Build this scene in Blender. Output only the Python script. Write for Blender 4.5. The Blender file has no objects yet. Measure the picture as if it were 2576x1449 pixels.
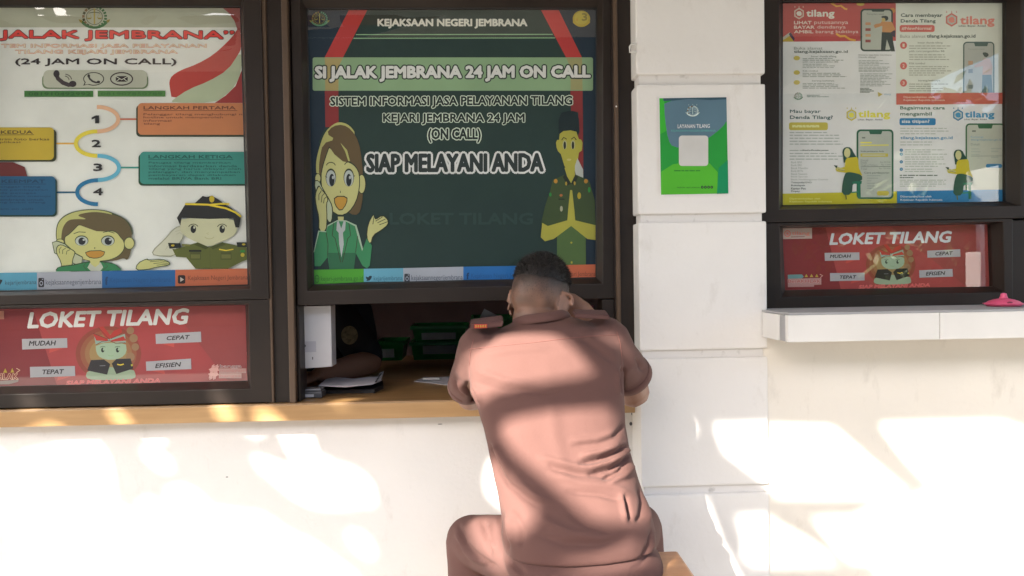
import bpy, bmesh, math, random
import numpy as np
from mathutils import Vector, Matrix
from mathutils.geometry import tessellate_polygon
from mathutils.bvhtree import BVHTree
random.seed(7); rng = np.random.default_rng(7)
S = bpy.context.scene
COL = S.collection

# ------------------------------------------------------------------ camera, sky, sun, exposure
CAM = Vector((0.0, -2.35, 1.45)); FPX = 1860.0
PITCH, YAW, ROLL = (math.radians(a) for a in (-1.170, 2.210, -0.906))
cp, sp, cy, sy, cr, sr = math.cos(PITCH), math.sin(PITCH), math.cos(YAW), math.sin(YAW), math.cos(ROLL), math.sin(ROLL)
FW = Vector((sy*cp, cy*cp, sp)); _r = Vector((cy, -sy, 0)); _u = _r.cross(FW)
RT = cr*_r + sr*_u; UP = -sr*_r + cr*_u
cam = bpy.data.cameras.new('camera'); camo = bpy.data.objects.new('camera', cam); COL.objects.link(camo)
cam.sensor_width = 36; cam.lens = 36*FPX/2576; cam.clip_start = 0.05; cam.clip_end = 500
camo.matrix_world = Matrix(((RT.x, UP.x, -FW.x, CAM.x), (RT.y, UP.y, -FW.y, CAM.y), (RT.z, UP.z, -FW.z, CAM.z), (0, 0, 0, 1)))
S.camera = camo
SUN = Vector((-0.80, -1.0, 0.84)).normalized()
EL = math.asin(SUN.z); AZ = math.atan2(SUN.x, SUN.y)
W = bpy.data.worlds.new('World'); S.world = W; W.use_nodes = True
nt = W.node_tree; nt.nodes.clear()
sky = nt.nodes.new('ShaderNodeTexSky'); sky.sky_type = 'NISHITA'; sky.sun_disc = False
sky.sun_elevation = EL; sky.sun_rotation = AZ % (2*math.pi); sky.air_density = 1.0; sky.dust_density = 2.0
bg = nt.nodes.new('ShaderNodeBackground'); bg.inputs['Strength'].default_value = 0.12
wo = nt.nodes.new('ShaderNodeOutputWorld')
nt.links.new(sky.outputs[0], bg.inputs[0]); nt.links.new(bg.outputs[0], wo.inputs[0])
sl = bpy.data.lights.new('sun', 'SUN'); sl.energy = 4.2; sl.angle = math.radians(0.65); sl.color = (1.0, 0.93, 0.82)
so = bpy.data.objects.new('sun', sl); COL.objects.link(so); so.rotation_euler = SUN.to_track_quat('Z', 'Y').to_euler(); so.location = (-6, -8, 9)
S.view_settings.view_transform = 'Standard'; S.view_settings.look = 'None'; S.view_settings.gamma = 1.0
S.view_settings.exposure = 2.38
S.render.engine = 'CYCLES'; S.cycles.max_bounces = 8; S.cycles.diffuse_bounces = 5; S.cycles.transparent_max_bounces = 12

def P(vx, vy, Y):
    """photo point (2576 wide) -> point of the vertical plane y=Y of the place"""
    d = RT*((vx-1288)/FPX) - UP*((vy-724.5)/FPX) + FW
    return CAM + d*((Y-CAM.y)/d.y)
def ray(vx, vy):
    return (RT*((vx-1288)/FPX) - UP*((vy-724.5)/FPX) + FW).normalized()
_RTn, _UPn, _FWn, _Cn = (np.array(v) for v in (RT, UP, FW, CAM))
def proj(A):
    d = np.asarray(A) - _Cn; f = d @ _FWn
    return np.stack([1288 + FPX*(d @ _RTn)/f, 724.5 - FPX*(d @ _UPn)/f], 1)

# ------------------------------------------------------------------ materials
def lin(c):
    c = c/255.0
    return c/12.92 if c <= 0.04045 else ((c+0.055)/1.055)**2.4
def L(*c, k=1.46): return tuple(min(lin(v)*k+0.001, 0.84) for v in c)   # inks as measured on the sheet, lifted to their daylight reflectance
def mat(name, col, rough=0.6, var=0.08, scale=9.0, bump=0.0, bscale=60.0, metal=0.0, spec=0.5, sheen=0.0, detail=4.0, col2=None, mixlo=0.45, mixhi=0.7):
    m = bpy.data.materials.new(name); m.use_nodes = True; n = m.node_tree.nodes; l = m.node_tree.links
    b = n['Principled BSDF']; b.inputs['Roughness'].default_value = rough; b.inputs['Metallic'].default_value = metal
    b.inputs['Specular IOR Level'].default_value = spec
    if sheen: b.inputs['Sheen Weight'].default_value = sheen
    tc = n.new('ShaderNodeTexCoord'); nz = n.new('ShaderNodeTexNoise'); nz.inputs['Scale'].default_value = scale; nz.inputs['Detail'].default_value = detail
    l.new(tc.outputs['Object'], nz.inputs['Vector'])
    rp = n.new('ShaderNodeValToRGB'); rp.color_ramp.elements[0].position = mixlo if col2 else 0.3; rp.color_ramp.elements[1].position = mixhi if col2 else 0.7
    a = tuple(max(0, c*(1-var)) for c in col); z = tuple(min(1, c*(1+var)) for c in col)
    if col2: a, z = col, col2
    rp.color_ramp.elements[0].color = (*a, 1); rp.color_ramp.elements[1].color = (*z, 1)
    l.new(nz.outputs['Fac'], rp.inputs[0]); l.new(rp.outputs[0], b.inputs['Base Color'])
    if bump:
        n2 = n.new('ShaderNodeTexNoise'); n2.inputs['Scale'].default_value = bscale; n2.inputs['Detail'].default_value = 5; l.new(tc.outputs['Object'], n2.inputs['Vector'])
        bp = n.new('ShaderNodeBump'); bp.inputs['Strength'].default_value = bump; bp.inputs['Distance'].default_value = 0.01
        l.new(n2.outputs['Fac'], bp.inputs['Height']); l.new(bp.outputs[0], b.inputs['Normal'])
    return m
def wall_mat(name, col):
    """painted plaster: faint roller texture, uneven tone, a few rubbed grey marks"""
    m = mat(name, col, rough=0.55, var=0.045, scale=2.2, bump=0.14, bscale=70, detail=6)
    n = m.node_tree.nodes; l = m.node_tree.links; b = n['Principled BSDF']
    src = b.inputs['Base Color'].links[0].from_socket
    tc = n.new('ShaderNodeTexCoord'); mp = n.new('ShaderNodeMapping'); mp.inputs['Scale'].default_value = (3.0, 3.0, 1.4); l.new(tc.outputs['Object'], mp.inputs[0])
    nz = n.new('ShaderNodeTexNoise'); nz.inputs['Scale'].default_value = 4.5; nz.inputs['Detail'].default_value = 9; nz.inputs['Roughness'].default_value = 0.7; l.new(mp.outputs[0], nz.inputs['Vector'])
    rp = n.new('ShaderNodeValToRGB'); rp.color_ramp.elements[0].position = 0.57; rp.color_ramp.elements[1].position = 0.78
    rp.color_ramp.elements[0].color = (0, 0, 0, 1); rp.color_ramp.elements[1].color = (0.28, 0.28, 0.28, 1); l.new(nz.outputs['Fac'], rp.inputs[0])
    mx = n.new('ShaderNodeMix'); mx.data_type = 'RGBA'; mx.inputs[7].default_value = (0.38, 0.34, 0.28, 1)
    l.new(rp.outputs[0], mx.inputs[0]); l.new(src, mx.inputs[6]); l.new(mx.outputs[2], b.inputs['Base Color'])
    return m
def wood_mat(name, c1, c2, rough=0.4):
    m = mat(name, c1, rough=rough, scale=3, bump=0.05, bscale=40, col2=c2, mixlo=0.35, mixhi=0.68, detail=8)
    n = m.node_tree.nodes; l = m.node_tree.links
    tc = n.new('ShaderNodeTexCoord'); mp = n.new('ShaderNodeMapping'); mp.inputs['Scale'].default_value = (1.2, 14, 14)
    l.new(tc.outputs['Object'], mp.inputs[0])
    nz = [x for x in n if x.type == 'TEX_NOISE'][0]
    for k in list(nz.inputs['Vector'].links): l.remove(k)
    l.new(mp.outputs[0], nz.inputs['Vector'])
    return m
M = {}
M['wall'] = wall_mat('white_plaster', (0.80, 0.785, 0.765))
M['pillar'] = wall_mat('pillar_paint', (0.80, 0.785, 0.765))
M['groove'] = mat('grey_groove', (0.74, 0.72, 0.70), rough=0.7, scale=26, col2=(0.40, 0.38, 0.36), mixlo=0.62, mixhi=0.8, detail=6)
M['ledge_wall'] = wall_mat('cream_plaster', (0.82, 0.775, 0.70))
M['marble'] = mat('white_marble_tile', (0.76, 0.748, 0.725), rough=0.22, var=0.045, scale=4.5, detail=8)
M['grout'] = mat('grey_grout', (0.36, 0.36, 0.37), rough=0.7, var=0.06)
M['frame'] = mat('dark_bronze_aluminium', (0.021, 0.0142, 0.011), rough=0.42, spec=0.35, var=0.3, scale=3, bump=0.015, bscale=200)
M['frame_lit'] = mat('lit_bronze_edge', (0.10, 0.062, 0.038), rough=0.42, var=0.15, scale=6)  # same bronze as the frame, lighter: light caught on the edges painted in
M['gasket'] = mat('black_rubber_gasket', (0.012, 0.012, 0.013), rough=0.5)
M['counter'] = wood_mat('counter_wood', (0.30, 0.165, 0.065), (0.40, 0.235, 0.10), 0.35)
M['counter_edge'] = wood_mat('counter_edge_wood', (0.40, 0.235, 0.10), (0.50, 0.31, 0.145), 0.38)
M['stoolwood'] = wood_mat('orange_stool_wood', (0.46, 0.21, 0.085), (0.55, 0.275, 0.12), 0.3)
M['shirt'] = mat('brown_uniform_cloth', (0.126, 0.064, 0.055), rough=0.85, var=0.05, scale=5, bump=0.12, bscale=420, sheen=0.04, spec=0.2)
M['trousers'] = mat('brown_trouser_cloth', (0.124, 0.064, 0.056), rough=0.85, var=0.06, scale=6, bump=0.12, bscale=420, spec=0.2)
M['seam'] = mat('dark_seam_thread', (0.16, 0.065, 0.055), rough=0.9)
M['epaulette'] = mat('maroon_epaulette_cloth', (0.095, 0.042, 0.038), rough=0.85, bump=0.1, bscale=400)
M['gold'] = mat('gold_badge', (0.42, 0.24, 0.05), rough=0.35)
M['redbadge'] = mat('red_badge', (0.45, 0.03, 0.02), rough=0.5)
M['hair'] = mat('black_hair', (0.012, 0.009, 0.008), rough=0.55, var=0.3, scale=80)
M['officer_cloth'] = mat('black_uniform_cloth', (0.012, 0.012, 0.016), rough=0.85)
M['skin2'] = mat('brown_skin', (0.26, 0.125, 0.075), rough=0.5, var=0.06)
M['patch'] = mat('tan_arm_patch', (0.26, 0.21, 0.12), rough=0.8, col2=(0.07, 0.06, 0.03), scale=60)
M['card'] = mat('white_card', (0.60, 0.60, 0.63), rough=0.3, var=0.02)
M['paper'] = mat('white_paper', (0.62, 0.60, 0.64), rough=0.7, var=0.03, scale=30)
M['black'] = mat('black_cover', (0.02, 0.018, 0.02), rough=0.5)
M['grey'] = mat('grey_plastic', (0.10, 0.10, 0.11), rough=0.35)
M['green'] = mat('green_plastic', (0.010, 0.19, 0.035), rough=0.35, var=0.06)
M['pink'] = mat('pink_plastic', (0.72, 0.10, 0.22), rough=0.35, var=0.04)
M['magenta'] = mat('magenta_plastic', (0.40, 0.04, 0.14), rough=0.4)
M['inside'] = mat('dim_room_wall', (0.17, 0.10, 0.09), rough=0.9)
M['white_plastic'] = mat('white_plastic', (0.7, 0.69, 0.66), rough=0.4)
M['ground'] = mat('pale_concrete', (0.17, 0.155, 0.135), rough=0.9, var=0.1, scale=1.2, bump=0.2, bscale=30)
M['sun_mask'] = mat('sun_mask_sheet', (0.50, 0.49, 0.47), rough=0.8)  # for the sheet added out of view to shape the sunlight
M['house'] = mat('white_house_paint', (0.84, 0.83, 0.80), rough=0.7, var=0.04)
M['roof'] = mat('roof_tile', (0.25, 0.10, 0.06), rough=0.8)
M['bark'] = mat('bark', (0.10, 0.07, 0.05), rough=0.9, bump=0.4, bscale=20)
M['leaf'] = mat('leaf', (0.06, 0.11, 0.02), rough=0.5, col2=(0.16, 0.20, 0.035), scale=3)
def skin_mat():
    m = mat('skin', (0.255, 0.128, 0.084), rough=0.48, var=0.08, scale=14, bump=0.08, bscale=160)
    n = m.node_tree.nodes; l = m.node_tree.links; b = n['Principled BSDF']; b.inputs['Subsurface Weight'].default_value = 0.06; b.inputs['Subsurface Radius'].default_value = (0.01, 0.004, 0.002); b.inputs['Subsurface Scale'].default_value = 0.5
    src = b.inputs['Base Color'].links[0].from_socket        # close-shaven hair roots colour the scalp; shade on the nape painted in too
    at = n.new('ShaderNodeAttribute'); at.attribute_name = 'stubble_shade'; mx = n.new('ShaderNodeMix'); mx.data_type = 'RGBA'; mx.inputs[7].default_value = (0.028, 0.020, 0.017, 1)
    l.new(at.outputs['Fac'], mx.inputs[0]); l.new(src, mx.inputs[6]); l.new(mx.outputs[2], b.inputs['Base Color'])
    return m
M['skin'] = skin_mat()
def ink_mat():
    m = bpy.data.materials.new('printed_ink'); m.use_nodes = True; n = m.node_tree.nodes; l = m.node_tree.links; b = n['Principled BSDF']
    b.inputs['Roughness'].default_value = 0.42; b.inputs['Specular IOR Level'].default_value = 0.25
    at = n.new('ShaderNodeAttribute'); at.attribute_name = 'ink'
    tc = n.new('ShaderNodeTexCoord'); nz = n.new('ShaderNodeTexNoise'); nz.inputs['Scale'].default_value = 7; nz.inputs['Detail'].default_value = 8; l.new(tc.outputs['Object'], nz.inputs['Vector'])
    mr = n.new('ShaderNodeMapRange'); mr.inputs[1].default_value = 0.3; mr.inputs[2].default_value = 0.7; mr.inputs[3].default_value = 0.92; mr.inputs[4].default_value = 1.06; l.new(nz.outputs['Fac'], mr.inputs[0])
    mx = n.new('ShaderNodeVectorMath'); mx.operation = 'SCALE'; l.new(at.outputs['Color'], mx.inputs[0]); l.new(mr.outputs[0], mx.inputs['Scale']); l.new(mx.outputs[0], b.inputs['Base Color'])
    return m
M['ink'] = ink_mat()
def glass_mat(name, base=0.095, rough=0.012):
    m = bpy.data.materials.new(name); m.use_nodes = True; n = m.node_tree.nodes; l = m.node_tree.links; n.clear()
    o = n.new('ShaderNodeOutputMaterial'); mx = n.new('ShaderNodeMixShader'); t = n.new('ShaderNodeBsdfTransparent'); g = n.new('ShaderNodeBsdfGlossy')
    g.inputs['Roughness'].default_value = rough; t.inputs[0].default_value = (0.97, 0.985, 0.97, 1)
    fc = n.new('ShaderNodeLayerWeight'); fc.inputs['Blend'].default_value = 0.5
    pw = n.new('ShaderNodeMath'); pw.operation = 'POWER'; pw.inputs[1].default_value = 5.0; l.new(fc.outputs['Facing'], pw.inputs[0])
    lw = n.new('ShaderNodeMath'); lw.operation = 'MULTIPLY_ADD'; lw.inputs[1].default_value = 0.92; lw.inputs[2].default_value = base; l.new(pw.outputs[0], lw.inputs[0])
    l.new(lw.outputs[0], mx.inputs[0]); l.new(t.outputs[0], mx.inputs[1]); l.new(g.outputs[0], mx.inputs[2]); l.new(mx.outputs[0], o.inputs[0])
    return m
M['glass'] = glass_mat('window_glass')

# ------------------------------------------------------------------ objects
def obj(name, bm, m, parent=None, smooth=False):
    me = bpy.data.meshes.new(name)
    if parent is not None:
        w = Vector((0, 0, 0)); q = parent
        while q is not None: w += q.location; q = q.parent
        bmesh.ops.translate(bm, verts=bm.verts, vec=-w)
    bm.to_mesh(me); bm.free()
    for mm in (m if isinstance(m, (list, tuple)) else [m]): me.materials.append(mm)
    if smooth:
        for p in me.polygons: p.use_smooth = True
    o = bpy.data.objects.new(name, me); COL.objects.link(o)
    if parent is not None: o.parent = parent
    return o
def tag(o, label, cat, group=None, kind=None):
    if label: o['label'] = label
    if cat: o['category'] = cat
    if group: o['group'] = group
    if kind: o['kind'] = kind
    return o
def thing(name, label, cat, loc=(0, 0, 0), group=None):
    o = bpy.data.objects.new(name, None); COL.objects.link(o); o.location = loc; o.empty_display_size = 0.1
    return tag(o, label, cat, group)
def box(bm, x0, x1, y0, y1, z0, z1, bev=0.0, mi=0):
    r = bmesh.ops.create_cube(bm, size=1.0)
    vs = r['verts']
    for v in vs: v.co = Vector(((x0+x1)/2 + v.co.x*(x1-x0), (y0+y1)/2 + v.co.y*(y1-y0), (z0+z1)/2 + v.co.z*(z1-z0)))
    fs = {f for v in vs for f in v.link_faces}
    for f in fs: f.material_index = mi
    if bev:
        es = {e for v in vs for e in v.link_edges}
        rr = bmesh.ops.bevel(bm, geom=list(es), offset=bev, segments=2, profile=0.6, affect='EDGES')
        for f in rr['faces']: f.material_index = mi
    return vs
def tube(bm, pts, rad, seg=16, squash=None, mi=0, flat=False):
    """closed tube through pts with a radius at each point and rounded ends"""
    pts = [Vector(p) for p in pts]; n = len(pts)
    d0 = (pts[1]-pts[0]).normalized(); d1 = (pts[-1]-pts[-2]).normalized()
    P2 = [pts[0]-d0*rad[0]*0.85, pts[0]-d0*rad[0]*0.5] + pts + [pts[-1]+d1*rad[-1]*0.5, pts[-1]+d1*rad[-1]*0.85]
    R2 = [rad[0]*0.5, rad[0]*0.85] + list(rad) + [rad[-1]*0.85, rad[-1]*0.5]
    if flat: P2, R2 = P2[:-2], R2[:-2]
    ref = Vector((0, 0, 1)) if abs(d0.z) < 0.9 else Vector((0, 1, 0))
    rings = []
    for i, p in enumerate(P2):
        a = P2[max(i-1, 0)]; b = P2[min(i+1, len(P2)-1)]; t = (b-a).normalized()
        u = ref - t*ref.dot(t); u.normalize(); v = t.cross(u); ref = u
        sq = squash or (1, 1)
        rings.append([bm.verts.new(p + (u*math.cos(k*2*math.pi/seg)*sq[0] + v*math.sin(k*2*math.pi/seg)*sq[1])*R2[i]) for k in range(seg)])
    skin_rings(bm, rings, mi)
def skin_rings(bm, rings, mi=0, cap=True):
    s = len(rings[0])
    for a, b in zip(rings, rings[1:]):
        for k in range(s): bm.faces.new((a[k], a[(k+1) % s], b[(k+1) % s], b[k])).material_index = mi
    if cap:
        bm.faces.new(list(reversed(rings[0]))).material_index = mi; bm.faces.new(rings[-1]).material_index = mi
def ellipsoid(bm, c, r, rot=None, seg=20, mi=0):
    ret = bmesh.ops.create_uvsphere(bm, u_segments=seg, v_segments=max(8, seg*2//3), radius=1.0)
    Mx = Matrix.Translation(Vector(c)) @ (rot.to_4x4() if rot else Matrix.Identity(4)) @ Matrix.Diagonal((*r, 1))
    bmesh.ops.transform(bm, matrix=Mx, verts=ret['verts'])
    for f in {f for v in ret['verts'] for f in v.link_faces}: f.material_index = mi
    return ret['verts']
def lathe(bm, prof, c, seg=40, mi=0):
    rings = [[bm.verts.new(Vector(c) + Vector((r*math.cos(k*2*math.pi/seg), r*math.sin(k*2*math.pi/seg), z))) for k in range(seg)] for r, z in prof]
    skin_rings(bm, rings, mi)
def fused(bm, voxel, smooth=6, factor=0.5):
    """several overlapping closed shapes -> one continuous skin"""
    bmesh.ops.recalc_face_normals(bm, faces=bm.faces)
    me = bpy.data.meshes.new('tmp'); bm.to_mesh(me); bm.free()
    o = bpy.data.objects.new('tmp', me); COL.objects.link(o)
    r = o.modifiers.new('r', 'REMESH'); r.mode = 'VOXEL'; r.voxel_size = voxel
    if smooth:
        s = o.modifiers.new('s', 'SMOOTH'); s.iterations = smooth; s.factor = factor
    dg = bpy.context.evaluated_depsgraph_get(); dg.update()
    me2 = bpy.data.meshes.new_from_object(o.evaluated_get(dg))
    out = bmesh.new(); out.from_mesh(me2)
    bpy.data.objects.remove(o); bpy.data.meshes.remove(me); bpy.data.meshes.remove(me2)
    return out

# ------------------------------------------------------------------ flat printed sheets
class Art:
    """a printed sheet: ink shapes laid on a plane; every layer a hair in front of the last"""
    def __init__(self, Y, sx, ox, oy, thick=0.001):
        self.Y, self.sx, self.ox, self.oy = Y, sx, ox, oy; self.v = []; self.f = []; self.c = []; self.n = 0; self.pre = None; self.clipx = None
    def V(self, x, y):
        if self.pre: x, y = self.pre(x, y)
        return self.ox + x*self.sx, self.oy + y*self.sx
    def _put(self, pts2, faces, col):
        Y = self.Y - self.n*2.2e-5; self.n += 1; b = len(self.v)
        for x, y in pts2:
            X, Yv = self.V(x, y)
            if self.clipx is not None: X = min(X, self.clipx(Yv))
            self.v.append(P(X, Yv, Y))
        for f in faces: self.f.append([b+i for i in f]); self.c.append(col)
    def poly(self, col, pts, k=1.0):
        tris = tessellate_polygon([[Vector((x, -y, 0)) for x, y in pts]])
        self._put(pts, [list(t) for t in tris], L(*col, k=k))
    def smooth(self, col, pts, it=2):
        for _ in range(it):
            q = []
            for a, b in zip(pts, pts[1:]+pts[:1]):
                q += [(a[0]*.75+b[0]*.25, a[1]*.75+b[1]*.25), (a[0]*.25+b[0]*.75, a[1]*.25+b[1]*.75)]
            pts = q
        self.poly(col, pts)
    def rect(self, col, x0, y0, x1, y1): self.poly(col, [(x0, y0), (x1, y0), (x1, y1), (x0, y1)])
    def rrect(self, col, x0, y0, x1, y1, r=20):
        pts = []
        for cx, cy_, a in ((x1-r, y0+r, -90), (x1-r, y1-r, 0), (x0+r, y1-r, 90), (x0+r, y0+r, 180)):
            for k in range(6):
                t = math.radians(a+k*18); pts.append((cx+r*math.cos(t), cy_+r*math.sin(t)))
        self.poly(col, pts)
    def ell(self, col, cx, cy_, rx, ry, n=28): self.poly(col, [(cx+rx*math.cos(2*math.pi*k/n), cy_+ry*math.sin(2*math.pi*k/n)) for k in range(n)])
    def stroke(self, col, pts, w, closed=False):
        n = len(pts); A, B = [], []
        for i, p in enumerate(pts):
            a = pts[i-1] if (i or closed) else p; b = pts[(i+1) % n] if (i < n-1 or closed) else p
            dx, dy = b[0]-a[0], b[1]-a[1]; l = math.hypot(dx, dy) or 1
            A.append((p[0]-dy/l*w/2, p[1]+dx/l*w/2)); B.append((p[0]+dy/l*w/2, p[1]-dx/l*w/2))
        F = [(i, (i+1) % n, n+(i+1) % n, n+i) for i in range(n if closed else n-1)]
        self._put(A+B, F, L(*col))
    def arc(self, col, cx, cy_, rx, ry, a0, a1, w, n=20):
        self.stroke(col, [(cx+rx*math.cos(math.radians(a0+(a1-a0)*k/n)), cy_+ry*math.sin(math.radians(a0+(a1-a0)*k/n))) for k in range(n+1)], w)
    def text(self, s, x0, y0, x1, y1, col, bold=0.02, slope=0.0, out=None, outw=0.05, shear=0.0, shadow=None, sh=(4, 8)):
        base = text_mesh(s, 0.0, shear); bx0, by0, bx1, by1 = base[2]
        u = (y1-y0)/(by1-by0)
        e_ = bold*u; x0, y0, x1, y1 = x0+e_, y0+e_, x1-e_, y1-e_
        def mp(p, dx=0, dy=0):
            x = x0+(p[0]-bx0)/(bx1-bx0)*(x1-x0); y = y1-(p[1]-by0)/(by1-by0)*(y1-y0)
            return x+dx, y+(x-x0)*slope+dy
        if shadow: self._put([mp(p, *sh) for p in base[0]], base[1], L(*shadow))
        if out:
            self._fat(base, mp, (bold+outw)*u, L(*out), 12)
        self._fat(base, mp, bold*u if bold > 0.012 else 0, L(*col), 8 if abs(x1-x0)*self.sx > 90 else 4)
    def _fat(self, base, mp, r, col, n):
        q = [mp(p) for p in base[0]]
        for k in range(n if r else 0):
            a = 2*math.pi*k/n+0.3; self._put([(x+r*math.cos(a), y+r*math.sin(a)) for x, y in q], base[1], col); self.n -= 0.7
        self._put(q, base[1], col)
    def lines(self, col, x0, x1, ys, w=6, frac=0.9):
        """small print too fine to read: rows of word-long dashes"""
        rr = random.Random(int(x0*7+ys[0]))
        V, F = [], []
        for y in ys:
            x = x0; xe = x0+(x1-x0)*(0.6+0.4*rr.random())
            while x < xe:
                wd = (x1-x0)*(0.05+0.12*rr.random()); e = min(x+wd, xe); b = len(V)
                V += [(x, y-w/2), (e, y-w/2), (e, y+w/2), (x, y+w/2)]; F.append((b, b+1, b+2, b+3)); x = e+(x1-x0)*0.02
        self._put(V, F, L(*col))
    def build(self, name, parent=None, back=0.0015):
        me = bpy.data.meshes.new(name); w = Vector((0, 0, 0)); pass
        if parent is not None: w = parent.location
        me.from_pydata([tuple(v-w) for v in self.v], [], self.f)
        at = me.color_attributes.new('ink', 'FLOAT_COLOR', 'CORNER')
        buf = []
        for f, c in zip(self.f, self.c): buf += [*c, 1.0]*len(f)
        at.data.foreach_set('color', buf); me.materials.append(M['ink']); me.update()
        o = bpy.data.objects.new(name, me); COL.objects.link(o)
        if parent is not None: o.parent = parent
        return o
_tc = {}
def text_mesh(s, off, shear):
    key = (s, round(off, 4), shear)
    if key in _tc: return _tc[key]
    c = bpy.data.curves.new('t', 'FONT'); c.body = s; c.offset = off; c.shear = shear; c.resolution_u = 2; c.fill_mode = 'FRONT'
    o = bpy.data.objects.new('t', c); COL.objects.link(o)
    dg = bpy.context.evaluated_depsgraph_get(); dg.update()
    me = bpy.data.meshes.new_from_object(o.evaluated_get(dg))
    vs = [(v.co.x, v.co.y) for v in me.vertices]; fs = [list(p.vertices) for p in me.polygons]
    xs = [v[0] for v in vs]; ys = [v[1] for v in vs]
    _tc[key] = (vs, fs, (min(xs), min(ys), max(xs), max(ys)))
    bpy.data.objects.remove(o); bpy.data.curves.remove(c); bpy.data.meshes.remove(me)
    return _tc[key]
# ------------------------------------------------------------------ ground and the room's shell
bm = bmesh.new(); bmesh.ops.create_grid(bm, x_segments=2, y_segments=2, size=60)
tag(obj('ground', bm, M['ground']), 'pale concrete forecourt in front of the counter windows', None, kind='structure')

PY, WY, RY, CZ = -0.13, 0.0, -0.03, 1.06          # pillar face, left wall face, right wall face, counter top
xpl, xpr = P(1606, 600, PY).x, P(1929, 600, PY).x
# white wall below the counter, its return beside the pillar, and the room behind
bm = bmesh.new(); box(bm, -4.5, xpl, WY, 0.16, 0, 1.004)
cwall = tag(obj('counter_wall', bm, M['wall']), 'white plastered wall under the brown counter, dappled with sunlight', 'wall')
for vx, vy, w_, h_ in ((1107, 1067, 0.008, 0.0012), (1591, 1041, 0.004, 0.005), (1587, 1066, 0.005, 0.006), (887, 1201, 0.006, 0.002), (1317, 1173, 0.002, 0.003), (571, 1200, 0.004, 0.0015)):
    c = P(vx, vy, WY-0.0006); bm = bmesh.new(); ellipsoid(bm, c, (w_, 0.0005, h_), None, 10); obj('scuff', bm, M['grey'], cwall)
RWY = PY+0.012
bm = bmesh.new(); box(bm, xpr-0.0097, 5.0, RWY, 0.16, 0, 1.262)
tag(obj('ledge_wall', bm, M['ledge_wall']), 'cream white wall below the marble ledge, right of the pillar', 'wall')
bm = bmesh.new(); box(bm, -4.5, 5.0, -0.02, 0.2, 2.36, 3.05)
tag(obj('lintel_wall', bm, M['wall']), 'white wall above the dark framed windows', 'wall')
bm = bmesh.new()
box(bm, -4.5, 5.0, 3.2, 3.3, 0.004, 3.0); box(bm, -4.6, -4.5, 0.2, 3.3, 0.004, 3.0); box(bm, 5.0, 5.1, 0.2, 3.3, 0.004, 3.0); box(bm, -4.6, 5.1, 0.2, 3.3, 3.05, 3.15)
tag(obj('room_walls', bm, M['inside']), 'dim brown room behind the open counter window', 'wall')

# pillar of rusticated blocks
pil = thing('pillar', 'white block pillar with recessed grey joints between the dark windows', 'pillar', ((xpl+xpr)/2, PY, 0))
bm = bmesh.new(); box(bm, xpl+0.010, xpr-0.010, PY+0.013, 0.155, 0, 3.05); obj('joint', bm, M['groove'], pil)
zs = []
for a, b in ((186, 211.5), (537, 558), (879.6, 900.4), (1222.7, 1243)):
    zs.append((P(1767, a, PY).z, P(1767, b, PY).z))
edges = [3.05] + [v for ab in zs for v in ab] + [0.0]
for k in range(0, len(edges), 2):
    bm = bmesh.new(); box(bm, xpl, xpr, PY, 0.15, edges[k+1], edges[k], bev=0.006)
    obj('block', bm, M['pillar'], pil)

# ------------------------------------------------------------------ dark framed windows
def frame_ring(bm, out, inn, yo, yi, yb=0.05, mi=0, lip=0.010):
    """mitred frame: four sloping members between an outer and an inner outline (photo points)"""
    O = [P(x, y, yo) for x, y in out]; I = [P(x, y, yi) for x, y in inn]
    Ob = [Vector((p.x, yb, p.z)) for p in O]; Ib = [Vector((p.x, yb, p.z)) for p in I]
    # a flat face then a slope to the glass
    F = [o.lerp(i, 0.72) for o, i in zip(O, I)]; F = [Vector((p.x, yo, p.z)) for p in F]
    rows = [[bm.verts.new(p) for p in r] for r in (Ob, O, F, I, Ib)]
    for a, b in zip(rows, rows[1:]):
        for k in range(4):
            bm.faces.new((a[k], a[(k+1) % 4], b[(k+1) % 4], b[k])).material_index = mi
    bmesh.ops.recalc_face_normals(bm, faces=bm.faces)
def frame_obj(name, parent, out, inn, yo, yi, m=None):
    bm = bmesh.new(); frame_ring(bm, out, inn, yo, yi)
    es = [e for e in bm.edges if len(e.link_faces) == 2 and e.calc_face_angle(0) > 0.3]
    bmesh.ops.bevel(bm, geom=es, offset=0.0022, segments=2, profile=0.6, affect='EDGES')
    return obj(name, bm, m or M['frame'], parent)
def pane(parent, quad, y, name='glass_pane'):
    bm = bmesh.new(); vs = [bm.verts.new(P(x, yv, y)) for x, yv in quad]; bm.faces.new(vs)
    bmesh.ops.recalc_face_normals(bm, faces=bm.faces)
    return obj(name, bm, M['glass'], parent)
def gasket(parent, quad, y):
    bm = bmesh.new(); c = [P(x, yv, y) for x, yv in quad]
    for a, b in zip(c, c[1:]+c[:1]): tube(bm, [a, b], [0.0032, 0.0032], 8)
    obj('gasket', bm, M['gasket'], parent, True)

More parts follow.
